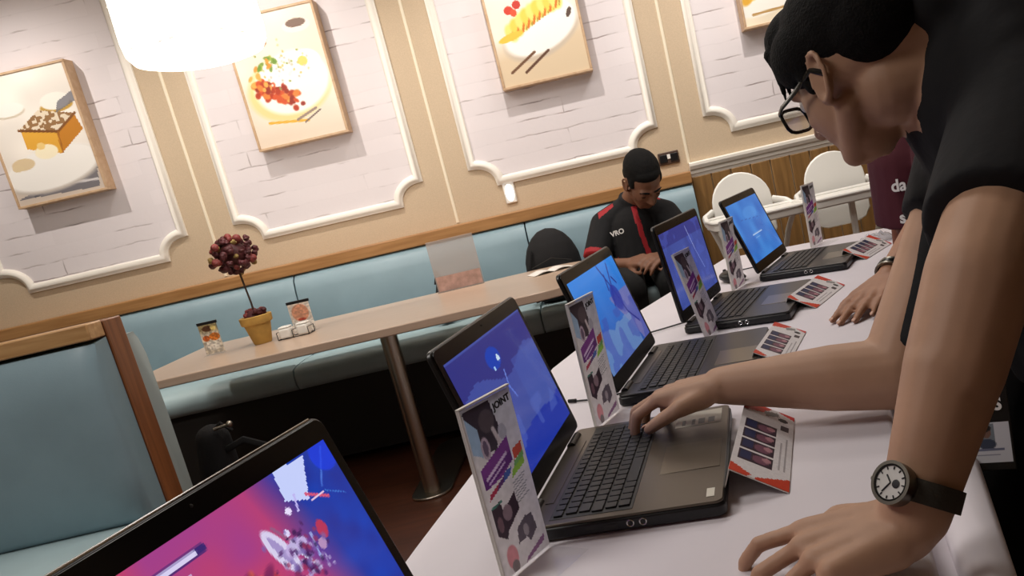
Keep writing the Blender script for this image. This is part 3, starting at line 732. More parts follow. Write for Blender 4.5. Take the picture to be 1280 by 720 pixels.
def screen_blue(v):
    p = Pic(110, 64, (44, 60, 150), 1.75)
    if v == 0:
        n = p.noise(4, 3); p.grad((62, 78, 158), (70, 84, 166), np.clip(p.Y*.9+n*.3, 0, 1)); p.put(((p.Y > .70+.06*np.sin(p.X*9)) & (p.Y < .99)).astype(float), (46, 44, 122), .7); p.put((p.X > .62)*(p.Y < .72)*(p.Y > .2)*1., (72, 92, 176), .6)
        p.put((p.Y < .22+.05*n)*1., (32, 54, 164)); p.put((p.noise(9, 4) > .62)*(p.Y < .38)*(p.Y > .15)*1., (86, 106, 190), .5)
        p.ell(.45, .82, .09, .09, (24, 70, 190), .9); p.ell(.50, .80, .02, .028, (214, 236, 255)); p.ell(.42, .75, .013, .018, (170, 210, 255))
        p.line((.50, .70), (.47, .58), .012, (110, 136, 226)); p.line((.47, .58), (.50, .48), .011, (100, 126, 220))
    elif v == 1:
        p.grad((40, 84, 170), (46, 140, 236), np.clip(p.Y, 0, 1)); n = p.noise(6, 7)
        p.put((p.X+p.Y*.5 > .86)*(p.Y < .62)*1., (132, 118, 176), .75); p.put((p.Y < .30+.15*n)*(p.X < .8)*1., (120, 150, 196), .7)
        p.put((n > .5)*(p.Y < .5)*1., (60, 76, 170), .5)
        for q in (((.60, .98), (.70, .70)), ((.80, .95), (.70, .70)), ((.70, .70), (.78, .38)), ((.66, .86), (.62, .70)), ((.78, .8), (.83, .72)), ((.70, .70), (.60, .52)), ((.78, .38), (.92, .20))): p.line(q[0], q[1], .018, (26, 44, 140))
        p.ell(.70, .58, .10, .16, (28, 52, 160), .8)
    elif v == 2:
        n = p.noise(5, 9); p.grad((62, 76, 152), (70, 88, 168), n); p.put((p.Y > .82)*1., (54, 58, 134), .8); p.put((p.noise(9, 2) > .6)*1., (84, 104, 200), .35)
        p.line((.62, .95), (.70, .6), .012, (150, 160, 220)); p.line((.70, .6), (.80, .30), .012, (120, 136, 214))
    else:
        n = p.noise(4, 13); p.grad((40, 104, 196), (66, 142, 226), np.clip(n+.2*p.Y, 0, 1)); p.line((.32, .40), (.62, .40), .016, (190, 214, 246)); p.line((.36, .34), (.5, .34), .008, (120, 170, 235)); p.ell(.55, .75, .22, .12, (90, 160, 236), .5)
        p.line((.2, .7), (.8, .62), .006, (50, 100, 190))
    return p
def laptop(label, B, yaw, la, pic, mat, deck, sticker=False, trim=False):
    u = V((math.sin(yaw), math.cos(yaw), 0)); v = V((-math.cos(yaw), math.sin(yaw), 0))
    c = V((B[0], B[1], 0))+u*LW/2+v*LD/2
    t = thing('laptop', label, 'laptop', (c.x, c.y, .7505), PI/2-yaw, 'laptops in a row on the white table')
    th = .0225
    MB().prism(rr2(LW, LD, .011), .002, th-.004).build('base_shell', M['black_plastic'], t, bevel=.003)
    MB().prism(rr2(LW-.004, LD-.004, .010), th-.004, th).build('deck', deck, t, bevel=.0012)
    for sx in (-1, 1):
        for sy in (-1, 1): MB().lathe([(.008, 0), (.008, .002)], (sx*.15, sy*.1, 0), 12).build('rubber_foot', M['black_plastic'], t)
    y0, y1 = -.012, .092
    MB().span((-.172, y0-.003, th-.0005), (.172, y1+.002, th+.0006)).build('keyboard_well', M['keywell'], t, bevel=.0004)
    mb = MB(); rows = 6; rh = (y1-y0)/rows
    for r in range(rows):
        yc = y1-rh*(r+.5); x = -.168+.004*(r % 3 > 0); widths = [.0176]*18 if r else [.0176]*18
        if r == 2: widths[0] = .026
        if r == 3: widths[0] = .031
        if r == 5: widths = [.019, .019, .019, .019, .088, .019, .019, .019, .0176, .0176, .0176, .0176, .0176]
        for w in widths:
            if x+w > .171: break
            hh = rh-.003 if r else rh-.006
            mb.box((x+w/2, yc, th+.0018), (w-.0028, hh, .0024)); x += w
    mb.build('keyboard', M['key'], t, bevel=.0005, seg=1)
    MB().span((-.118, y1+.008, th), (.118, y1+.020, th+.001)).build('speaker_strip', M['deck'], t, bevel=.0004)
    MB().span((-.075, -.122, th-.0002), (.030, -.040, th+.0008)).build('touchpad', M['touchpad'], t, bevel=.0005)
    if sticker:
        s = Pic(24, 14, (206, 202, 188), 1.7)
        for k in range(4): s.rect(.1, .15+.2*k, .45, .27+.2*k, (50, 46, 44))
        s.build('specification_sticker', M['canvas'], t, (.105, -.118, th+.0004), (.066, 0, 0), (0, .072, 0))
        MB().span((-.17, -.118, th), (-.145, -.108, th+.0006)).build('badge', M['sticker'], t)
        for k, x in enumerate((-.045, -.028)):
            pass
    # audio sockets on the near side
    for k, y in enumerate((-.012, -.028)):
        mb = MB(); n = 14; ctr = V((-LW/2-.0004, y, .011))
        mb.tube([ctr+V((0, .0042*math.cos(2*PI*i/n), .0042*math.sin(2*PI*i/n))) for i in range(n+1)], .0009, 6); mb.build('audio_socket', M['chrome'], t)
    MB().span((-LW/2-.0005, .005, .006), (-LW/2+.004, .022, .013)).build('side_port', M['keywell'], t)
    for k in range(2):
        MB().tube([((-.13, .13)[k]-.025, LD/2-.008, th-.002), ((-.13, .13)[k]+.025, LD/2-.008, th-.002)], .0075, 12).build('hinge', M['black_plastic'], t)
    # lid: local frame l (up the lid) and f (face normal)
    h0 = V((0, LD/2-.006, th-.001)); l = V((0, -math.cos(la), math.sin(la))); f = V((0, -math.sin(la), -math.cos(la)))
    f = V((0, -l.z, l.y)); X = V((1, 0, 0))
    def P(x, s, d): return h0+X*x+l*s+f*d
    o = rrect(-LW/2, .006, LW/2, LL, .012, .012, 5)
    mb = MB(); mb.ring_loft([[P(x, s, d) for x, s in o] for d in (-.008, 0)]); mb.build('lid_shell', M['lid_back'], t, bevel=.002)
    o2 = rrect(-LW/2+.002, .008, LW/2-.002, LL-.002, .011, .011, 5)
    bz = MB(); bz.ring_loft([[P(x, s, d) for x, s in o2] for d in (0, .0015)]); bez = bz.build('screen_bezel', M['bezel'], t, bevel=.0006)
    dx0, dx1, s0, s1 = -.172, .172, .036, .229
    pic.build('display', mat, t, P(dx0, s0, .0019), X*(dx1-dx0), l*(s1-s0))
    MB().sph(P(0, LL-.010, .0014), .0016, 8, 6).build('webcam', M['keywell'], t)
    if trim: MB().tube([P(-LW/2+.014, LL+.0002, -.002), P(LW/2-.014, LL+.0002, -.002)], .0016, 8).build('lid_edge_glint', M['chrome'], t)  # thin chrome strip stands in for light caught on the lid's top edge
    return t
laptop('large laptop in the bottom left corner with red and blue game screen', (-.091, .352), .268, 1.842, screen_game(), M['screen'], M['deck_dark'], False, True)
laptop('laptop with plain dark blue screen under the man\'s typing hand', (.08, .93), .198, 1.799, screen_blue(0), M['screen_dim'], M['deck'], True)
laptop('laptop with bright blue palm-like screen behind the man\'s forearm', (.224, 1.42), .283, 1.821, screen_blue(1), M['screen_dim'], M['deck_dark'])
laptop('laptop with violet-blue screen in front of the seated man', (.399, 1.879), .415, 1.685, screen_blue(2), M['screen_dim'], M['deck_dark'])
laptop('farthest laptop with light blue screen in front of high chairs', (.685, 2.349), .470, 1.894, screen_blue(3), M['screen_dim'], M['deck_dark'])

# ------------------------------------------------------------------ acrylic poster stands
def poster():
    p = Pic(60, 126, (214, 210, 216), .476)
    p.put(np.clip((p.Y-.6)*3, 0, 1), (196, 198, 208))
    p.poly([(.02, .98), (.55, .985), (.62, .82), (.48, .70), (.15, .72)], (58, 50, 62)); p.ell(.42, .88, .16, .07, (86, 76, 84)); p.poly([(.03, .95), (.22, .86), (.2, .7), (.04, .74)], (150, 178, 210))
    p.ell(.28, .74, .09, .07, (176, 160, 178)); p.ell(.28, .74, .05, .05, (98, 84, 108)); p.ell(.66, .78, .09, .05, (170, 170, 184)); p.line((.50, .82), (.60, .68), .02, (200, 190, 196))
    p.poly([(.08, .52), (.08, .64), (.72, .745), (.72, .60), (.45, .545)], (118, 54, 138)); p.poly([(.08, .52), (.08, .58), (.72, .66), (.72, .60)], (92, 36, 118)); p.line((.16, .575), (.62, .655), .012, (206, 186, 220)); p.line((.18, .545), (.55, .61), .008, (196, 170, 214))
    p.poly([(.74, .59), (.76, .655), (.96, .675), (.95, .615)], (190, 74, 58)); p.poly([(.70, .545), (.95, .585), (.95, .62), (.74, .585)], (110, 166, 96)); p.poly([(.62, .50), (.93, .545), (.94, .585), (.66, .545)], (138, 186, 66))
    p.poly([(.42, .505), (.60, .53), (.66, .57), (.48, .555)], (64, 92, 168)); p.poly([(.10, .455), (.30, .485), (.36, .525), (.14, .49)], (164, 50, 78)); p.poly([(.28, .482), (.44, .507), (.48, .545), (.35, .522)], (90, 50, 110))
    for k in range(7): p.line((.60, .47-.02*k), (.88-.03*(k % 3), .50-.02*k), .005, (150, 150, 158))
    p.poly([(.08, .25), (.08, .40), (.26, .43), (.30, .36), (.58, .43), (.60, .32), (.30, .24), (.24, .20)], (58, 44, 56)); p.ell(.36, .34, .10, .05, (132, 112, 124)); p.ell(.18, .30, .06, .05, (110, 84, 96)); p.line((.1, .41), (.3, .42), .008, (70, 120, 110))
    p.poly([(.42, .13), (.46, .22), (.66, .26), (.80, .25), (.84, .15), (.66, .10), (.6, .14)], (96, 88, 100)); p.ell(.62, .18, .06, .04, (150, 142, 150))
    p.ell(.24, .09, .12, .075, (206, 140, 150)); p.ell(.26, .03, .08, .04, (130, 120, 124)); p.poly([(.45, .0), (.92, .05), (.94, .09), (.52, .03)], (140, 100, 140))
    p.grain(40, 4, .08)
    return p
POSTER = [None]
def poster_stand(label, x, y, yaw, w, h, lean=0.):
    t = thing('poster_stand', label, 'poster stand', (x, y, .7505), PI/2-yaw, 'acrylic poster stands between the laptops')
    # local x = along panel, local -y = print side
    MB().span((-w/2, -.0018, 0), (w/2, .0018, h)).build('acrylic_sheet', M['acrylic'], t, bevel=.0008)
    MB().span((-w/2, -.062, 0), (w/2, -.0018, .0028)).build('foot', M['acrylic'], t, bevel=.0008)
    if POSTER[0] is None:
        POSTER[0] = poster()
    pr = POSTER[0].build('poster_print', M['poster'], t, (-w/2+.0015, -.0024, .003), (w-.003, 0, 0), (0, 0, h-.005))
    text_mesh('poster_heading', 'JOINT', .0115, M['dark_text'], t, (w*.27, -.0028, h*.93), (1, 0, .12), (-.12, 0, 1), .0006, .0004)
    MB().span((-w/2, -.0030, -.0), (-w/2+.0012, .0022, h)).build('clear_edge', M['paper'], t)
    MB().span((-w/2, -.0030, h-.0012), (w/2, .0022, h+.0006)).build('clear_edge', M['paper'], t)
    for c_ in t.children:
        if not c_.name.startswith('foot'): c_.rotation_euler = (lean, 0, 0)
    return t
poster_stand('tall acrylic poster stand, nearest one, in front of the dark blue laptop', -.167, .930, .60, .090, .213)
poster_stand('acrylic poster stand in front of the palm-like screen', -.051, 1.437, .494, .097, .226)
poster_stand('acrylic poster stand in front of the violet-blue screen', .223, 1.928, .526, .098, .211, -.2)
poster_stand('acrylic poster stand left of the farthest laptop screen', .386, 2.458, .578, .099, .209)
poster_stand('acrylic poster stand behind the farthest laptop\'s keyboard', .772, 2.968, .694, .101, .22)

# ------------------------------------------------------------------ red and white tent cards
def card_pic():
    p = Pic(96, 32, (228, 224, 226), 3.)   # x along the ridge (left = far end for the user at right), y up the face
    for k in range(4):
        x0 = .17+.145*k
        p.rect(x0, .30, x0+.125, .90, (50, 34, 50)); p.ell(x0+.06, .52, .05, .16, (120, 76, 96)); p.rect(x0+.02, .70, x0+.11, .88, (34, 44, 86)); p.ell(x0+.08, .42, .03, .08, (180, 130, 140))
    p.poly([(0, 0), (.13, 0), (.02, .55), (0, .55)], (206, 62, 34)); p.poly([(0, .7), (.03, .62), (.1, 1), (0, 1)], (206, 62, 34))
    p.poly([(1, 0), (.94, 0), (.99, .3), (1, .3)], (204, 44, 44)); p.poly([(1, .45), (.90, .62), (.86, 1), (1, 1)], (206, 56, 36)); p.poly([(.92, .28), (.86, .55), (.93, .6), (.97, .35)], (140, 140, 140))
    p.rect(.73, .08, .80, .24, (70, 60, 66)); p.ell(.88, .22, .03, .10, (30, 28, 34)); p.rect(.2, .1, .62, .14, (170, 164, 168)); p.rect(.2, .18, .55, .22, (180, 174, 178))
    p.grain(30, 6, .06)
    return p
def tent_card(label, x, y, yaw, l, w, hz):
    t = thing('tent_card', label, 'card', (x, y, .7505), PI/2-yaw, 'red and white tent cards beside the laptops')
    # local x along table (far = +), local -y = user side; face rises from y=0 to the ridge at y=+w
    n = V((0, -hz, w)).normalized(); th = .0012
    for nm, (ya, za), (yb_, zb), ff in (('front_panel', (0, .001), (w, hz), 1), ('back_panel', (w, hz), (w+.016, .001), 0)):
        a = V((0, ya, za)); b = V((0, yb_, zb)); d = (b-a).normalized(); nn = V((0, -d.z, d.y))
        X = V((l/2, 0, 0)); mb = MB()
        mb.ring_loft([[s*X+q for q in (a, b, b-nn*th, a-nn*th)] for s in (-1, 1)])
        o = mb.build(nm, M['paper'], t, smooth=0)
        if ff:
            card_pic().build('print', M['canvas'], o, tuple(-X+a+nn*.0006), tuple(2*X), tuple(b-a))
    return t
# the print reads from the user's side; x=-l/2 is the near end
tent_card('red and white tent card touching the dark blue laptop\'s front edge', .199, 1.087, .278, .270, .068, .042)
tent_card('red and white tent card just behind the man\'s typing forearm', .350, 1.630, .408, .235, .063, .032)
tent_card('red and white tent card at the violet-blue laptop\'s front edge', .544, 2.041, .597, .235, .068, .035)
tent_card('red and white tent card beside the farthest laptop', .845, 2.531, .681, .23, .068, .037)

# ------------------------------------------------------------------ small things on the cloth
t = thing('computer_mouse', 'black computer mouse behind the poster stand left of the farthest laptop', 'mouse', (.392, 2.60, .7505), .5)
mb = MB(); mb.ell((0, 0, .018), ((.032, 0, 0), (0, .052, 0), (0, 0, .020))); mb.ell((0, -.01, .012), ((.034, 0, 0), (0, .05, 0), (0, 0, .012)))
blob(mb, 'shell', .004, M['black_plastic'], t, 3)
MB().lathe([(.006, -.003), (.006, .003)], n=12).build('scroll_wheel', M['keywell'], t, loc=(0, .03, .034)).rotation_euler = (0, PI/2, 0)
MB().tube([(0, .05, .01), (.04, .10, .004), (.12, .12, .004), (.18, .09, .004)], .002, 6).build('cable', M['black_plastic'], t)
t = thing('power_cable', 'black laptop power cable with thick plug on the cloth', 'cable', (.05, 2.07, .7505))
MB().tube([(-.03, -.02, .009), (-.022, -.012, .011), (.012, .004, .011), (.024, .010, .008)], [.006, .0105, .0105, .005], 10).build('plug', M['black_plastic'], t)
MB().tube([(.02, .008, .006), (.07, .03, .004), (.13, .05, .004), (.19, .06, .006)], .0022, 6).build('cord', M['black_plastic'], t)
t = thing('power_cable', 'thin black power cable left of the palm-like screen laptop', 'cable', (-.01, 1.60, .7505))
MB().tube([(-.10, -.0, .003), (-.06, -.02, .003), (-.01, -.02, .003), (.03, .02, .004)], .002, 6).build('cord', M['black_plastic'], t)
MB().tube([(-.115, .008, .004), (-.10, 0, .004)], .004, 8).build('plug', M['black_plastic'], t)
t = thing('plastic_wrapper', 'crumpled clear plastic wrapper between farthest laptop and tent card', 'wrapper', (.90, 2.72, .7505), .4)
mb = MB(); n, m = 15, 10; q = random.Random(5)
g = [[V((-.08+.16*i/(n-1)+q.uniform(-.004, .004), -.045+.09*j/(m-1)+q.uniform(-.004, .004), .004+.034*math.sin(PI*i/(n-1))*math.sin(PI*j/(m-1))*q.uniform(.5, 1.1))) for j in range(m)] for i in range(n)]
mb.add([p for r in g for p in r], [(i*m+j, (i+1)*m+j, (i+1)*m+j+1, i*m+j+1) for i in range(n-1) for j in range(m-1)])
o = mb.build('film', M['wrapper'], t, smooth=25)
sm = o.modifiers.new('thick', 'SOLIDIFY'); sm.thickness = .0008

# ------------------------------------------------------------------ people
def frame3(f, u):
    f = V(f).normalized(); u = V(u); u = (u-f*u.dot(f)).normalized(); return f, u.cross(f), u   # forward, left, up
def hand(mb, W, d, n, thumb, S=1., curl=(.25, .5, .4), spread=.12, curls=None, tcurl=0., rad=1.):
    """W wrist, d towards fingers, n back of hand, thumb = +1 when the thumb lies at n x d side"""
    W = V(W); d = V(d).normalized(); n = V(n); n = (n-d*n.dot(d)).normalized(); s = n.cross(d)*thumb
    def P(x, y, z=0): return W+(d*x+s*y+n*z)*S
    mcp = [(.090, .028), (.095, .006), (.089, -.016), (.078, -.036)]
    seg = [(.043, .026, .021), (.048, .030, .022), (.044, .028, .021), (.034, .021, .018)]
    tips = []
    for k, (x, y) in enumerate(mcp):
        mb.cap(P(0, y*.45, 0), .020*S*rad, P(x, y, 0), .0125*S*rad, n=12); mb.cap(P(.02, y*.7, -.008), .016*S, P(x-.012, y, -.006), .0115*S, n=12)
        p = P(x, y); a = 0; dirn = (d+s*(spread*(1-k*.75))).normalized(); r = (.0098 if k != 3 else .0086)*S*rad
        cc = curls[k] if curls else curl
        for j in range(3):
            a += cc[j]; dd = dirn*math.cos(a)-n*math.sin(a); q = p+dd*seg[k][j]*S
            mb.cap(p, r, q, r*.93, n=12); mb.sph(p, r*1.06, 12, 8); p = q; r *= .92
        tips.append((p, dd, (n*math.cos(a)+dirn*math.sin(a)), r))
    t0, t1, t2, t3 = P(.02, .024, -.008), P(.052, .05, -.014), P(.082, .060-.01*tcurl, -.020-.012*tcurl), P(.106, .060-.02*tcurl, -.028-.018*tcurl)
    mb.cap(t0, .017*S, t1, .0135*S, n=12); mb.cap(t1, .0125*S, t2, .0108*S, n=12); mb.cap(t2, .0108*S, t3, .009*S, n=12)
    td = (t3-t2).normalized(); tips.append((t3, td, (n-td*n.dot(td)).normalized(), .009*S))
    mb.ell(P(.035, .026, -.014), (d*.034*S, s*.016*S, n*.013*S))
    return tips
def nails(tips, parent, origin, skip=()):
    for k, (p, d, n, r) in enumerate(tips):
        if k in skip: continue
        c = V(p)+n*r*.80+d*r*.35-origin; s = n.cross(d)
        mb = MB(); mb.ell(c, (d*r*.75, s*r*.62, n*r*.22), 12, 6); mb.build('finger_nail', M['nail'], parent)
def head(mb, c, f, u, S=1., ears=True, nose=True):
    f, l, u = frame3(f, u); c = V(c)
    def P(x, y, z): return c+(f*x+l*y+u*z)*S
    def E(x, y, z, a, b, d): mb.ell(P(x, y, z), (f*a*S, l*b*S, u*d*S), 20, 12)
    E(-.012, 0, .030, .098, .076, .088)
    E(.035, 0, -.020, .062, .064, .085)
    E(.040, 0, -.076, .043, .050, .040); E(.064, 0, -.096, .019, .024, .017)
    for s in (-1, 1):
        E(.060, s*.034, -.028, .026, .022, .022); mb.cap(P(.0, s*.056, -.05), .018*S, P(.055, s*.028, -.096), .018*S)
        E(.078, s*.026, .020, .018, .026, .011)
    E(.088, 0, .012, .012, .012, .02)
    if nose:
        mb.cap(P(.092, 0, .004), .008*S, P(.112, 0, -.032), .012*S); E(.098, .012, -.036, .010, .008, .008); E(.098, -.012, -.036, .010, .008, .008)
    E(.079, 0, -.060, .012, .025, .008); E(.077, 0, -.070, .012, .021, .008)
    if ears:
        for s in (-1, 1):
            n = 14; pts = []
            for i in range(n+1):
                a = 2*PI*i/n
                pts.append(P(-.008+.017*math.cos(a)-.006*math.sin(a), s*(.080+.010*(1-math.cos(a))*.5), -.004+.031*math.sin(a)))
            for i in range(n): mb.cap(pts[i], .0048*S, pts[i+1], .0048*S, n=8)
            mb.ell(P(-.006, s*.077, -.006), (f*.015*S, l*.006*S, u*.026*S), 12, 8); mb.ell(P(.004, s*.079, -.033), (f*.008*S, l*.006*S, u*.008*S), 10, 6)
    return P, (f, l, u)
def eyes(P, fr, parent, origin, S=1., look=(1, 0, -.3)):
    f, l, u = fr
    for s in (-1, 1):
        c = P(.078, s*.031, .002)-origin
        e = MB(); e.sph(c, .0125*S, 14, 10); eo = e.build('eye', M['eye_white'], parent)
        d = (f*look[0]+l*look[1]+u*look[2]).normalized(); b = MB(); b.sph(c+d*.0085*S, .0058*S, 10, 8); b.build('iris', M['iris'], eo)
def brows(P, fr, parent, origin, S=1., mat=None):
    f, l, u = fr
    for s in (-1, 1):
        b = MB(); b.tube([P(.096, s*.012, .020)-origin, P(.094, s*.03, .026)-origin, P(.080, s*.05, .020)-origin], [.004*S, .0045*S, .003*S], 8); b.build('eyebrow', mat or M['hair'], parent)

# ---- the man leaning over the table
A = V((.68, 1.12, 0))
man = thing('person', 'person in black shirt and glasses leaning over the white table, typing', 'person', tuple(A))
HF = V((-.427, .80, -.424)); HU = V((-.22, .28, .93)); HC = V((.400, 1.165, 1.240))
mb = MB()
P, fr = head(mb, HC, HF, HU, 1.02)
nb = V((.515, 1.115, 1.215))
mb.cap(P(-.03, 0, -.05), .056, nb, .062); mb.cap(P(-.055, 0, .0), .05, V((.535, 1.11, 1.23)), .055)
# torso and hips
mb.cap((.535, 1.11, 1.17), .12, (.61, 1.11, 1.04), .14, side=(0, 1, 0), sq=(1.25, .85)); mb.cap((.61, 1.11, 1.04), .135, (.70, 1.13, .92), .14, side=(0, 1, 0), sq=(1.2, .9))
LS, RS = V((.540, 1.0, 1.130)), V((.610, 1.27, 1.125))
mb.cap(nb, .06, LS, .068); mb.cap(nb, .06, RS, .068)
# left (near) arm
LE, LWr = V((.355, .792, 1.000)), V((.238, .732, .803))
mb.cap(LS, .062, LE, .052); mb.cap(LE, .052, LE.lerp(LWr, .4), .048); mb.cap(LE.lerp(LWr, .4), .048, LWr, .034, side=(-.9, -.4, .2), sq=(1.06, .92))
tl = hand(mb, LWr+V((-.006, .004, -.008)), (-.985, .10, -.10), (-.12, -.16, .98), -1, 1.10, spread=.20, curls=[(.18, .62, .45), (.40, .85, .5), (.55, .95, .5), (.6, .95, .5)], tcurl=.6, rad=.90)
mb.ell(LWr+V((-.03, .0, -.02)), ((.05, 0, 0), (0, .032, 0), (0, 0, .026)))
# right (far) arm
RE, RW = V((.374, 1.135, .812)), V((.135, 1.222, .828))
mb.cap(RS, .060, RE, .052); mb.cap(RE, .052, RE.lerp(RW, .35), .049); mb.cap(RE.lerp(RW, .35), .049, RW, .029)
tr = hand(mb, RW, (-.88, .42, -.06), (0, .08, 1), 1, 1.04, spread=.12, curls=[(.45, .75, .35), (.35, .8, .45), (.35, .8, .5), (.4, .8, .5)], tcurl=.5)
# legs and shoes inside trousers
mb.cap((.69, 1.04, .90), .10, (.585, .99, .50), .075); mb.cap((.585, .99, .50), .07, (.66, .98, .08), .045)
mb.cap((.71, 1.24, .90), .10, (.60, 1.32, .50), .075); mb.cap((.60, 1.32, .50), .07, (.67, 1.32, .08), .045)
for y in (.98, 1.32): mb.cap((.67, y, .06), .045, (.55, y, .045), .04)
body = blob(mb, 'body', .0042, M['skin_a'], man, 5, origin=A)
nails(tl, man, A, skip=(4,)); nails(tr, man, A)
eyes(P, fr, man, A, 1.02); brows(P, fr, man, A, 1.02)
# hair
mb = MB(); f, l, u = fr
def HE(x, y, z, a, b, d): mb.ell(P(x, y, z), (f*a, l*b, u*d), 22, 14)
HE(-.020, 0, .052, .110, .086, .088); HE(-.058, 0, .028, .066, .080, .070); HE(.045, 0, .088, .055, .068, .045)
for s in (-1, 1): HE(.020, s*.060, .048, .052, .030, .045); mb.cap(P(.022, s*.074, .03), .012, P(.018, s*.075, -.006), .008)
q = random.Random(3)
for k in range(20):
    y = -.062+.124*k/19; z = .050+.02*q.random()-.25*abs(y)**1.2*.3
    mb.cap(P(.076-.20*abs(y), y, .080), .010, P(.090-.30*abs(y)+q.uniform(-.008, .012), y+q.uniform(-.010, .010), .030+q.uniform(-.018, .020)), .0022, n=8)
blob(mb, 'hair', .003, M['hair'], man, 3, origin=A)
# glasses
g = bpy.data.objects.new('glasses', None); COL.objects.link(g); g.parent = man; g['label'] = 'black framed glasses'
for s in (-1, 1):
    ring = []
    for i in range(25):
        a = 2*PI*i/24; ca, sa = math.cos(a), math.sin(a)
        k = 1/max(abs(ca)**4+abs(sa)**4, 1e-6)**.25
        ring.append(P(.112-.012*abs(.033+.027*ca*k*.9)/.05*.4, s*(.035+.0265*ca*k*.93), -.004+.019*sa*k*.95)-A)
    MB().tube(ring, .0026, 8).build('rim', M['bezel'], g)
    lm = MB(); lm.add(ring[:-1], [tuple(range(24))]); lo = lm.build('lens', M['lens'], g, smooth=0)
    so = lo.modifiers.new('t', 'SOLIDIFY'); so.thickness = .0015
    MB().tube([P(.106, s*.061, .010)-A, P(.085, s*.072, .010)-A, P(.04, s*.080, .008)-A, P(0, s*.083, .012)-A, P(-.018, s*.084, -.006)-A], .0026, 8, sq=(1.5, .8)).build('temple', M['bezel'], g)
MB().tube([P(.112, .009, .002)-A, P(.116, 0, .005)-A, P(.112, -.009, .002)-A], .0024, 8).build('bridge', M['bezel'], g)
# shirt
mb = MB()
mb.cap((.555, 1.11, 1.175), .140, (.635, 1.11, 1.03), .160, side=(0, 1, 0), sq=(1.22, .88)); mb.cap((.62, 1.11, 1.03), .165, (.715, 1.135, .80), .172, side=(0, 1, 0), sq=(1.15, .95), flat1=True); mb.cap((.66, 1.12, 1.16), .13, (.735, 1.14, .92), .15)
mb.ell((.60, 1.12, 1.235), ((.13, 0, .02), (0, .17, 0), (-.02, 0, .125))); mb.cap((.488, 1.120, 1.285), .070, (.60, 1.12, 1.29), .10)
mb.cap(nb+V((.045, .0, .015)), .088, LS, .098); mb.cap(nb+V((.045, 0, .015)), .088, RS, .094)
mb.cap(LS, .094, LS.lerp(LE, .74), .076, flat1=True)
mb.cap(RS, .086, RS.lerp(RE, .42)+V((.006, 0, 0)), .076, flat1=True); mb.cap(RS+V((.015, 0, 0)), .080, RS.lerp(RE, .96)+V((.024, -.014, 0)), .056, flat1=True)
mb.cap(P(-.060, .0, -.055)+V((.03, 0, -.01)), .074, nb+V((.03, 0, 0)), .088, flat0=True)
blob(mb, 'shirt', .0065, M['black_shirt'], man, 10, origin=A)
# trousers
mb = MB()
mb.cap((.70, 1.13, .93), .150, (.70, 1.14, .86), .155, side=(0, 1, 0), sq=(1.15, .92))
mb.cap((.68, 1.04, .88), .115, (.560, .985, .52), .092); mb.cap((.560, .985, .52), .09, (.65, .98, .06), .068, flat1=True)
mb.cap((.71, 1.24, .88), .115, (.590, 1.31, .50), .092); mb.cap((.590, 1.31, .50), .09, (.67, 1.32, .06), .068, flat1=True)
blob(mb, 'trousers', .009, M['black_trouser'], man, 4, origin=A)
for y in (.98, 1.32):
    mb = MB(); mb.cap((.68, y, .05), .055, (.54, y, .042), .042, sq=(1, 1.1)); mb.span((.50, y-.045, 0), (.73, y+.045, .02)); blob(mb, 'shoe', .008, M['black_plastic'], man, 3, origin=A)
# watch
wd = (LWr-LE).normalized(); wc = LWr-wd*.022
wn = V((-.89, -.55, .46)); wn = (wn-wd*wn.dot(wd)).normalized(); ws = wd.cross(wn)
w = bpy.data.objects.new('wristwatch', None); COL.objects.link(w); w.parent = man; w['label'] = 'steel watch with dark olive strap'
n = 36; RW1 = .0385
rings = []
for off, dr in ((-.011, 0), (-.011, .003), (.011, .003), (.011, 0)):
    rings.append([wc-A+wd*off+(wn*math.cos(2*PI*i/n)*1.0+ws*math.sin(2*PI*i/n)*.93)*(RW1+dr) for i in range(n)])
rings.append(rings[0])
MB().ring_loft(rings, False, False).build('strap', M['strap'], w, smooth=40)
def disc(name, mat, r, h0, h1, par, inner=None):
    c = wc-A+wn*(RW1-.001); rs = []
    if inner: prf_ = [(inner, h0), (r, h0), (r, h1), (inner, h1), (inner, h0)]
    else: prf_ = [(r, h0), (r, h1)]
    for rad_, h in prf_: rs.append([c+wn*h+(wd*math.cos(2*PI*i/40)+ws*math.sin(2*PI*i/40))*rad_ for i in range(40)])
    return MB().ring_loft(rs, inner is None, inner is None).build(name, mat, par, smooth=40)
disc('case', M['watch_case'], .0205, -.002, .009, w); disc('bezel', M['watch_case'], .0208, .009, .0112, w, .0176); disc('bezel_ring', M['bezel'], .0177, .009, .0108, w, .0158); di = disc('dial', M['dial'], .0166, .009, .0098, w)
mk = MB(); c = wc-A+wn*(RW1+.0092)
for i in range(12):
    a = 2*PI*i/12; dd = wd*math.cos(a)+ws*math.sin(a); mk.tube([c+dd*.0125, c+dd*.0152], .0007, 6)
for a, ln in ((.6, .012), (2.4, .0085)):
    dd = wd*math.cos(a)+ws*math.sin(a); mk.tube([c, c+dd*ln], .0008, 6)
mk.ell(c-ws*.006, (wd*.0042, ws*.0042, wn*.0004), 12, 6)
mk.build('hands', M['dark_text'], di)
cc = wc-A+wn*(RW1+.004)+wd*.0; MB().tube([cc+ws*.020, cc+ws*.0245], .003, 10).build('crown', M['watch_case'], w)
MB().tube([wc-A-wn*.042-wd*.011, wc-A-wn*.042+wd*.011], .004, 8).build('buckle', M['watch_case'], w)
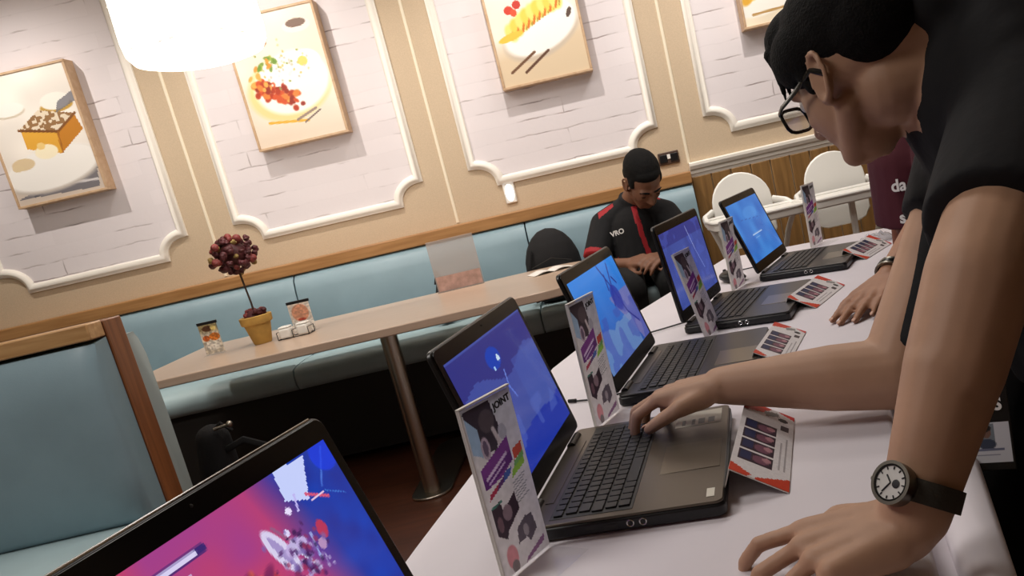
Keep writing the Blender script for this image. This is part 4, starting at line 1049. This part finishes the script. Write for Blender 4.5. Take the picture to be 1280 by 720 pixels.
# badge hanging from a lanyard
bc = V((.426, .985, .778)); bn = V((-.42, -.85, .30)).normalized(); br = V((.9, -.42, 0)).normalized(); bu = br.cross(-bn) if br.cross(-bn).z > 0 else bn.cross(br)
bd = bpy.data.objects.new('name_badge', None); COL.objects.link(bd); bd.parent = man; bd['label'] = 'hanging name badge with photo and white lettering'
def card(cx, cy, w_, h_, d0, d1):
    return [[bc-A+br*(cx+sx*w_/2)+bu*(cy+sy*h_/2)+bn*d for sx, sy in ((-1, -1), (1, -1), (1, 1), (-1, 1))] for d in (d0, d1)]
MB().ring_loft(card(0, -.010, .060, .112, -.002, .001)).build('holder', M['black_plastic'], bd, bevel=.001)
bp_ = Pic(40, 34, (206, 208, 216), 1.2); bp_.rect(.32, .42, .68, .98, (120, 130, 140)); bp_.ell(.5, .76, .11, .16, (120, 90, 78)); bp_.ell(.5, .86, .12, .09, (30, 26, 26)); bp_.ell(.5, .46, .2, .14, (60, 70, 90)); bp_.rect(.15, .30, .85, .34, (110, 116, 140)); bp_.rect(.25, .18, .75, .21, (150, 154, 170))
bp_.build('badge_card', M['canvas'], bd, tuple(bc-A+br*-.027+bu*-.056+bn*.0016), tuple(br*.054), tuple(bu*.050))
text_mesh('badge_lettering', 'RS', .022, M['white_text'], bd, tuple(bc-A+bu*.016+br*.010+bn*.0022), br, bu, .0008, .0008)
MB().tube([bc-A+bu*.05, V((.47, 1.03, .98))-A, V((.47, 1.06, 1.10))-A], .007, 8, sq=(1, .25), side=tuple(bn)).build('lanyard', M['black_fabric'], bd)

# ---- the second person, maroon shirt, mostly behind the first
B = V((.98, 2.40, 0)); DX = V((.04, 0, 0))
p2 = thing('person', 'person in maroon lettered shirt with one hand on the table, behind the leaning man', 'person', tuple(B))
mb = MB()
P2, fr2 = head(mb, (.97, 2.38, 1.60), (-.85, -.2, -.35), (-.2, 0, 1), 1.)
mb.cap(P2(-.02, 0, -.06), .055, (1.0, 2.39, 1.42), .06)
mb.cap((1.0, 2.39, 1.32), .12, (1.03, 2.41, .95), .12, side=(0, 1, 0), sq=(1.3, .85))
S2, E2, W2 = V((1.01, 2.24, 1.33)), V((.915, 2.14, .905)), V((.665, 1.862, .795))
mb.cap((1.0, 2.39, 1.40), .06, S2, .06); mb.cap(S2, .052, E2, .042); mb.cap(E2, .041, E2.lerp(W2, .35), .038); mb.cap(E2.lerp(W2, .35), .037, W2, .026)
t2 = hand(mb, W2, (-.72, -.67, -.10), (-.08, -.06, 1), -1, 1.08, spread=.05, curls=[(.12, .1, .08), (.10, .12, .08), (.12, .12, .1), (.15, .15, .1)])
S3, E3, W3 = V((1.03, 2.60, 1.34)), V((1.16, 2.66, 1.06)), V((1.10, 2.58, .84))
mb.cap((1.0, 2.39, 1.40), .06, S3, .06); mb.cap(S3, .052, E3, .042); mb.cap(E3, .041, W3, .027)
t3 = hand(mb, W3, (-.1, 0, -1), (1, .1, -.1), 1, 1., curl=(.2, .4, .3))
for y in (2.30, 2.52): mb.cap((1.04, y, .92), .09, (1.0, y, .48), .065); mb.cap((1.0, y, .48), .062, (1.04, y, .08), .042); mb.cap((1.03, y, .06), .042, (.92, y, .045), .036)
blob(mb, 'body', .0055, M['skin_c'], p2, 4, origin=B+DX)
nails(t2, p2, B+DX); eyes(P2, fr2, p2, B+DX); brows(P2, fr2, p2, B+DX)
mb = MB(); f, l, u = fr2
for (x, y, z, a, b_, d) in ((-.02, 0, .055, .108, .084, .085), (-.055, 0, .01, .064, .078, .075), (.04, 0, .09, .05, .06, .035)): mb.ell(P2(x, y, z), (f*a, l*b_, u*d), 20, 12)
blob(mb, 'hair', .008, M['hair'], p2, 2, origin=B+DX)
mb = MB()
mb.cap((.995, 2.39, 1.30), .145, (1.02, 2.40, .86), .155, side=(0, 1, 0), sq=(1.22, .92), flat1=True); mb.cap((1.0, 2.39, 1.38), .075, S2, .078); mb.cap((1.0, 2.39, 1.38), .075, S3, .078)
mb.cap(S2, .078, S2.lerp(E2, .92)+V((.02, .01, .0)), .066, flat1=True); mb.cap(S3, .078, S3.lerp(E3, .6), .066, flat1=True)
mb.cap((.93, 2.36, 1.02), .10, (.925, 2.37, .84), .095, side=(0, 1, 0), sq=(1.3, .9), flat1=True)
ee = S2.lerp(E2, .92)
def shirt2(cs):
    d = np.linalg.norm(cs-np.array(ee)[None], axis=1); return ((d < .085) & (cs[:, 2] < ee.z+.02)).astype(int)
blob(mb, 'shirt', .008, [M['maroon'], M['red_trim']], p2, 4, shirt2, origin=B+DX)
mb = MB()
mb.cap((1.04, 2.41, .92), .14, (1.04, 2.41, .84), .145, side=(0, 1, 0), sq=(1.15, .9))
for y in (2.30, 2.52): mb.cap((1.04, y, .86), .105, (1.0, y, .48), .085); mb.cap((1.0, y, .48), .083, (1.04, y, .06), .066, flat1=True)
blob(mb, 'trousers', .010, M['brown_trouser'], p2, 3, origin=B+DX)
for y in (2.30, 2.52):
    mb = MB(); mb.cap((1.04, y, .05), .05, (.91, y, .042), .04); mb.span((.87, y-.042, 0), (1.09, y+.042, .02)); blob(mb, 'shoe', .009, M['black_plastic'], p2, 3, origin=B+DX)
shirt_o = [c for c in p2.children if c.name.startswith('shirt')][0]
def on_surface(o, base, px, py):
    d = fw+ir*((px-PCX)/CAMF)+iu*((PCY-py)/CAMF)
    ok, p, n, i = o.ray_cast(V((0, 0, CH))-base, d.normalized())
    return (p, n) if ok else (V((0, 0, CH))-base+d*2.3, -d)
for tx, px, py in (('da', 1124, 232), ('s', 1129, 272)):
    p, n = on_surface(shirt_o, B, px, py); n = V((n.x, n.y, 0)).normalized(); r2 = V((-n.y, n.x, 0))
    text_mesh('shirt_lettering', tx, .046, M['white_text'], p2, tuple(p+n*.0035), r2, (0, 0, 1), .0015, .0012)
# bracelet
bdir = (W2-E2).normalized(); bw = bpy.data.objects.new('bracelet', None); COL.objects.link(bw); bw.parent = p2
for k in range(3):
    c = W2-bdir*(.030+.010*k)-B-DX; a1 = bdir.cross(V((0, 0, 1))).normalized(); b1 = bdir.cross(a1)
    MB().tube([c+(a1*math.cos(2*PI*i/20)+b1*math.sin(2*PI*i/20))*.0325 for i in range(21)], .0042, 6).build('band', (M['watch_case'], M['bezel'], M['watch_case'])[k], bw)

# ---- the man seated on the sofa
G = V((.2, 4.30, .56))
p3 = thing('person', 'person in black shirt with red trim sitting on the sofa, head bowed', 'person', tuple(G))
mb = MB()
P3, fr3 = head(mb, (.292, 4.135, 1.082), (.18, -.62, -.76), (.10, -.64, .77), 1.10)
mb.cap(P3(-.03, 0, -.05), .056, (.225, 4.30, .985), .062)
mb.cap((.215, 4.33, .85), .12, (.19, 4.42, .66), .14, side=(1, 0, 0), sq=(1.15, .8))
Sl, Sr = V((.062, 4.30, .900)), V((.375, 4.29, .885))
El, Er = V((-.035, 4.16, .715)), V((.455, 4.15, .705)); Wl, Wr = V((.135, 4.0, .715)), V((.30, 3.99, .71))
for S_, E_, W_ in ((Sl, El, Wl), (Sr, Er, Wr)):
    mb.cap((.22, 4.31, .96), .055, S_, .058); mb.cap(S_, .055, E_, .045); mb.cap(E_, .043, W_, .028)
t4 = hand(mb, Wl, (.55, -.75, .1), (-.5, -.2, .8), -1, 1., curl=(.4, .6, .4)); t5 = hand(mb, Wr, (-.5, -.78, .1), (.5, -.2, .8), 1, 1., curl=(.4, .6, .4))
for x in (.10, .32): mb.cap((x, 4.38, .66), .10, (x, 3.90, .60), .075); mb.cap((x, 3.90, .60), .07, (x, 3.98, .10), .045); mb.cap((x, 3.98, .06), .045, (x, 3.86, .045), .04)
blob(mb, 'body', .0058, M['skin_b'], p3, 4, origin=G)
for s_ in (-1, 1):
    c_ = P3(.079, s_*.031, .000)-G; f_, l_, u_ = fr3
    MB().ell(c_, (f_*.011, l_*.015, u_*.009)).build('eyelid', M['skin_b'], p3)
    MB().tube([c_+f_*.009+l_*.014-u_*.006, c_+f_*.0125-u_*.007, c_+f_*.009-l_*.014-u_*.006], .0016, 6).build('eyelash', M['hair'], p3)
brows(P3, fr3, p3, G, 1.10)
mb = MB(); f, l, u = fr3
for (x, y, z, a, b_, d) in ((-.026, 0, .048, .102, .082, .082), (-.058, 0, .010, .060, .075, .070), (.030, 0, .074, .046, .058, .030), (.015, .064, .028, .03, .014, .034), (.015, -.064, .028, .03, .014, .034)): mb.ell(P3(x, y, z), (f*a*1.09, l*b_*1.09, u*d*1.09), 20, 12)
blob(mb, 'hair', .005, M['hair'], p3, 2, origin=G)
mb = MB()
mb.cap((.215, 4.335, .845), .140, (.19, 4.41, .64), .165, side=(1, 0, 0), sq=(1.16, .85), flat1=True)
for S_, E_ in ((Sl, El), (Sr, Er)): mb.cap((.225, 4.315, .972), .066, S_, .076); mb.cap(S_, .076, S_.lerp(E_, .80), .072, flat1=True)
mb.cap((.20, 4.27, .85), .12, (.19, 4.24, .70), .12)
mb.cap((.225, 4.30, .985), .075, (.232, 4.285, 1.015), .070, flat1=True)
a_l, a_r = np.array(Sl.lerp(El, .80)), np.array(Sr.lerp(Er, .80)); dl_ = np.array((El-Sl).normalized()); dr_ = np.array((Er-Sr).normalized())
def shirt3(cs):
    x, y, z = cs[:, 0], cs[:, 1], cs[:, 2]
    r = np.zeros(len(cs), bool)
    r |= (np.abs(x-(.225+.12*(.93-z)*(.93-z)*4)) < .013) & (y < 4.26) & (z < .965)
    for s0, c in ((-1, a_l), (1, a_r)):
        dd = (cs-c)@(dl_ if s0 < 0 else dr_); r |= (dd > -.028) & (np.linalg.norm(cs-c, axis=1) < .11)
    for s0, t0_, t1_ in ((-1, .10, .185), (1, .085, .14)):
        t_ = (x-.225)*s0
        r |= (t_ > t0_) & (t_ < t1_) & (z > 1.005-.50*(t_-.06)) & (y > 4.225) & (y < 4.285)
    return r.astype(int)
blob(mb, 'shirt', .0065, [M['black_shirt'], M['red_trim']], p3, 4, shirt3, origin=G)
mb = MB()
mb.cap((.10, 4.42, .66), .13, (.31, 4.42, .66), .13)
for x in (.10, .32): mb.cap((x, 4.38, .66), .105, (x, 3.89, .60), .088); mb.cap((x, 3.89, .60), .085, (x, 3.98, .07), .062, flat1=True)
blob(mb, 'trousers', .010, M['black_trouser'], p3, 3, origin=G)
for x in (.10, .32):
    mb = MB(); mb.cap((x, 4.0, .05), .05, (x, 3.86, .042), .04); mb.span((x-.04, 3.82, 0), (x+.04, 4.05, .02)); blob(mb, 'shoe', .009, M['black_plastic'], p3, 3, origin=G)
text_mesh('shirt_emblem', 'VRO', .034, M['white_text'], p3, tuple(V((.112, 4.125, .862))-G), (1, .05, .12), (-.12, .1, 1), .0015, .001)

# ------------------------------------------------------------------ light
def spot(name, loc, to, e, size=80, blend=.5, r=.03, col=(1, .94, .87)):
    l = bpy.data.lights.new(name, 'SPOT'); l.energy = e; l.spot_size = math.radians(size); l.spot_blend = blend; l.shadow_soft_size = r; l.color = col
    o = bpy.data.objects.new(name, l); COL.objects.link(o); o.location = loc
    o.rotation_euler = (V(to)-V(loc)).to_track_quat('-Z', 'Y').to_euler(); return o
def area(name, loc, to, e, sx, sy, col=(1, .95, .90)):
    l = bpy.data.lights.new(name, 'AREA'); l.shape = 'RECTANGLE'; l.size = sx; l.size_y = sy; l.energy = e; l.color = col
    o = bpy.data.objects.new(name, l); COL.objects.link(o); o.location = loc
    o.rotation_euler = (V(to)-V(loc)).to_track_quat('-Z', 'Y').to_euler(); return o
for cx in centres:
    spot('picture_spot', (cx-.13, YW-.92, ZC-.04), (cx-.02, YW, 1.25), 74, 92, 1., .015)
pl_ = bpy.data.lights.new('pendant_glow', 'POINT'); pl_.energy = 12; pl_.shadow_soft_size = .25; pl_.color = (1, .94, .86)
po = bpy.data.objects.new('pendant_glow', pl_); COL.objects.link(po); po.location = (LX, LY, LZ-.30)
area('wall_fill', (-.9, 2.75, ZC-.03), (-.9, YW+.3, .9), 9, 5.0, .25)  # unseen area light added to lift and even out the wall
area('aisle_fill', (-.3, 2.3, ZC-.03), (-.3, 2.3, 0), 19, .8, .8)  # overhead fill added for ambient light on the tables, out of view
area('far_fill', (.9, 3.5, ZC-.03), (.9, 3.4, 0), 15, .6, .6)  # unseen ceiling fill, added as ambient light for the far side
area('near_fill', (-1.7, .8, ZC-.03), (-1.5, 1.0, 0), 40, .9, .9)  # camera-side fill added to brighten booth, arm and near cloth
w = bpy.data.worlds.new('room_world'); SC.world = w; w.use_nodes = True
w.node_tree.nodes['Background'].inputs['Color'].default_value = (.5, .45, .4, 1); w.node_tree.nodes['Background'].inputs['Strength'].default_value = .1
SC.view_settings.view_transform = 'Standard'; SC.view_settings.look = 'None'; SC.view_settings.gamma = 1; SC.view_settings.exposure = 0.; SC.view_settings.use_curve_mapping = False
SC.cycles.use_denoising = True
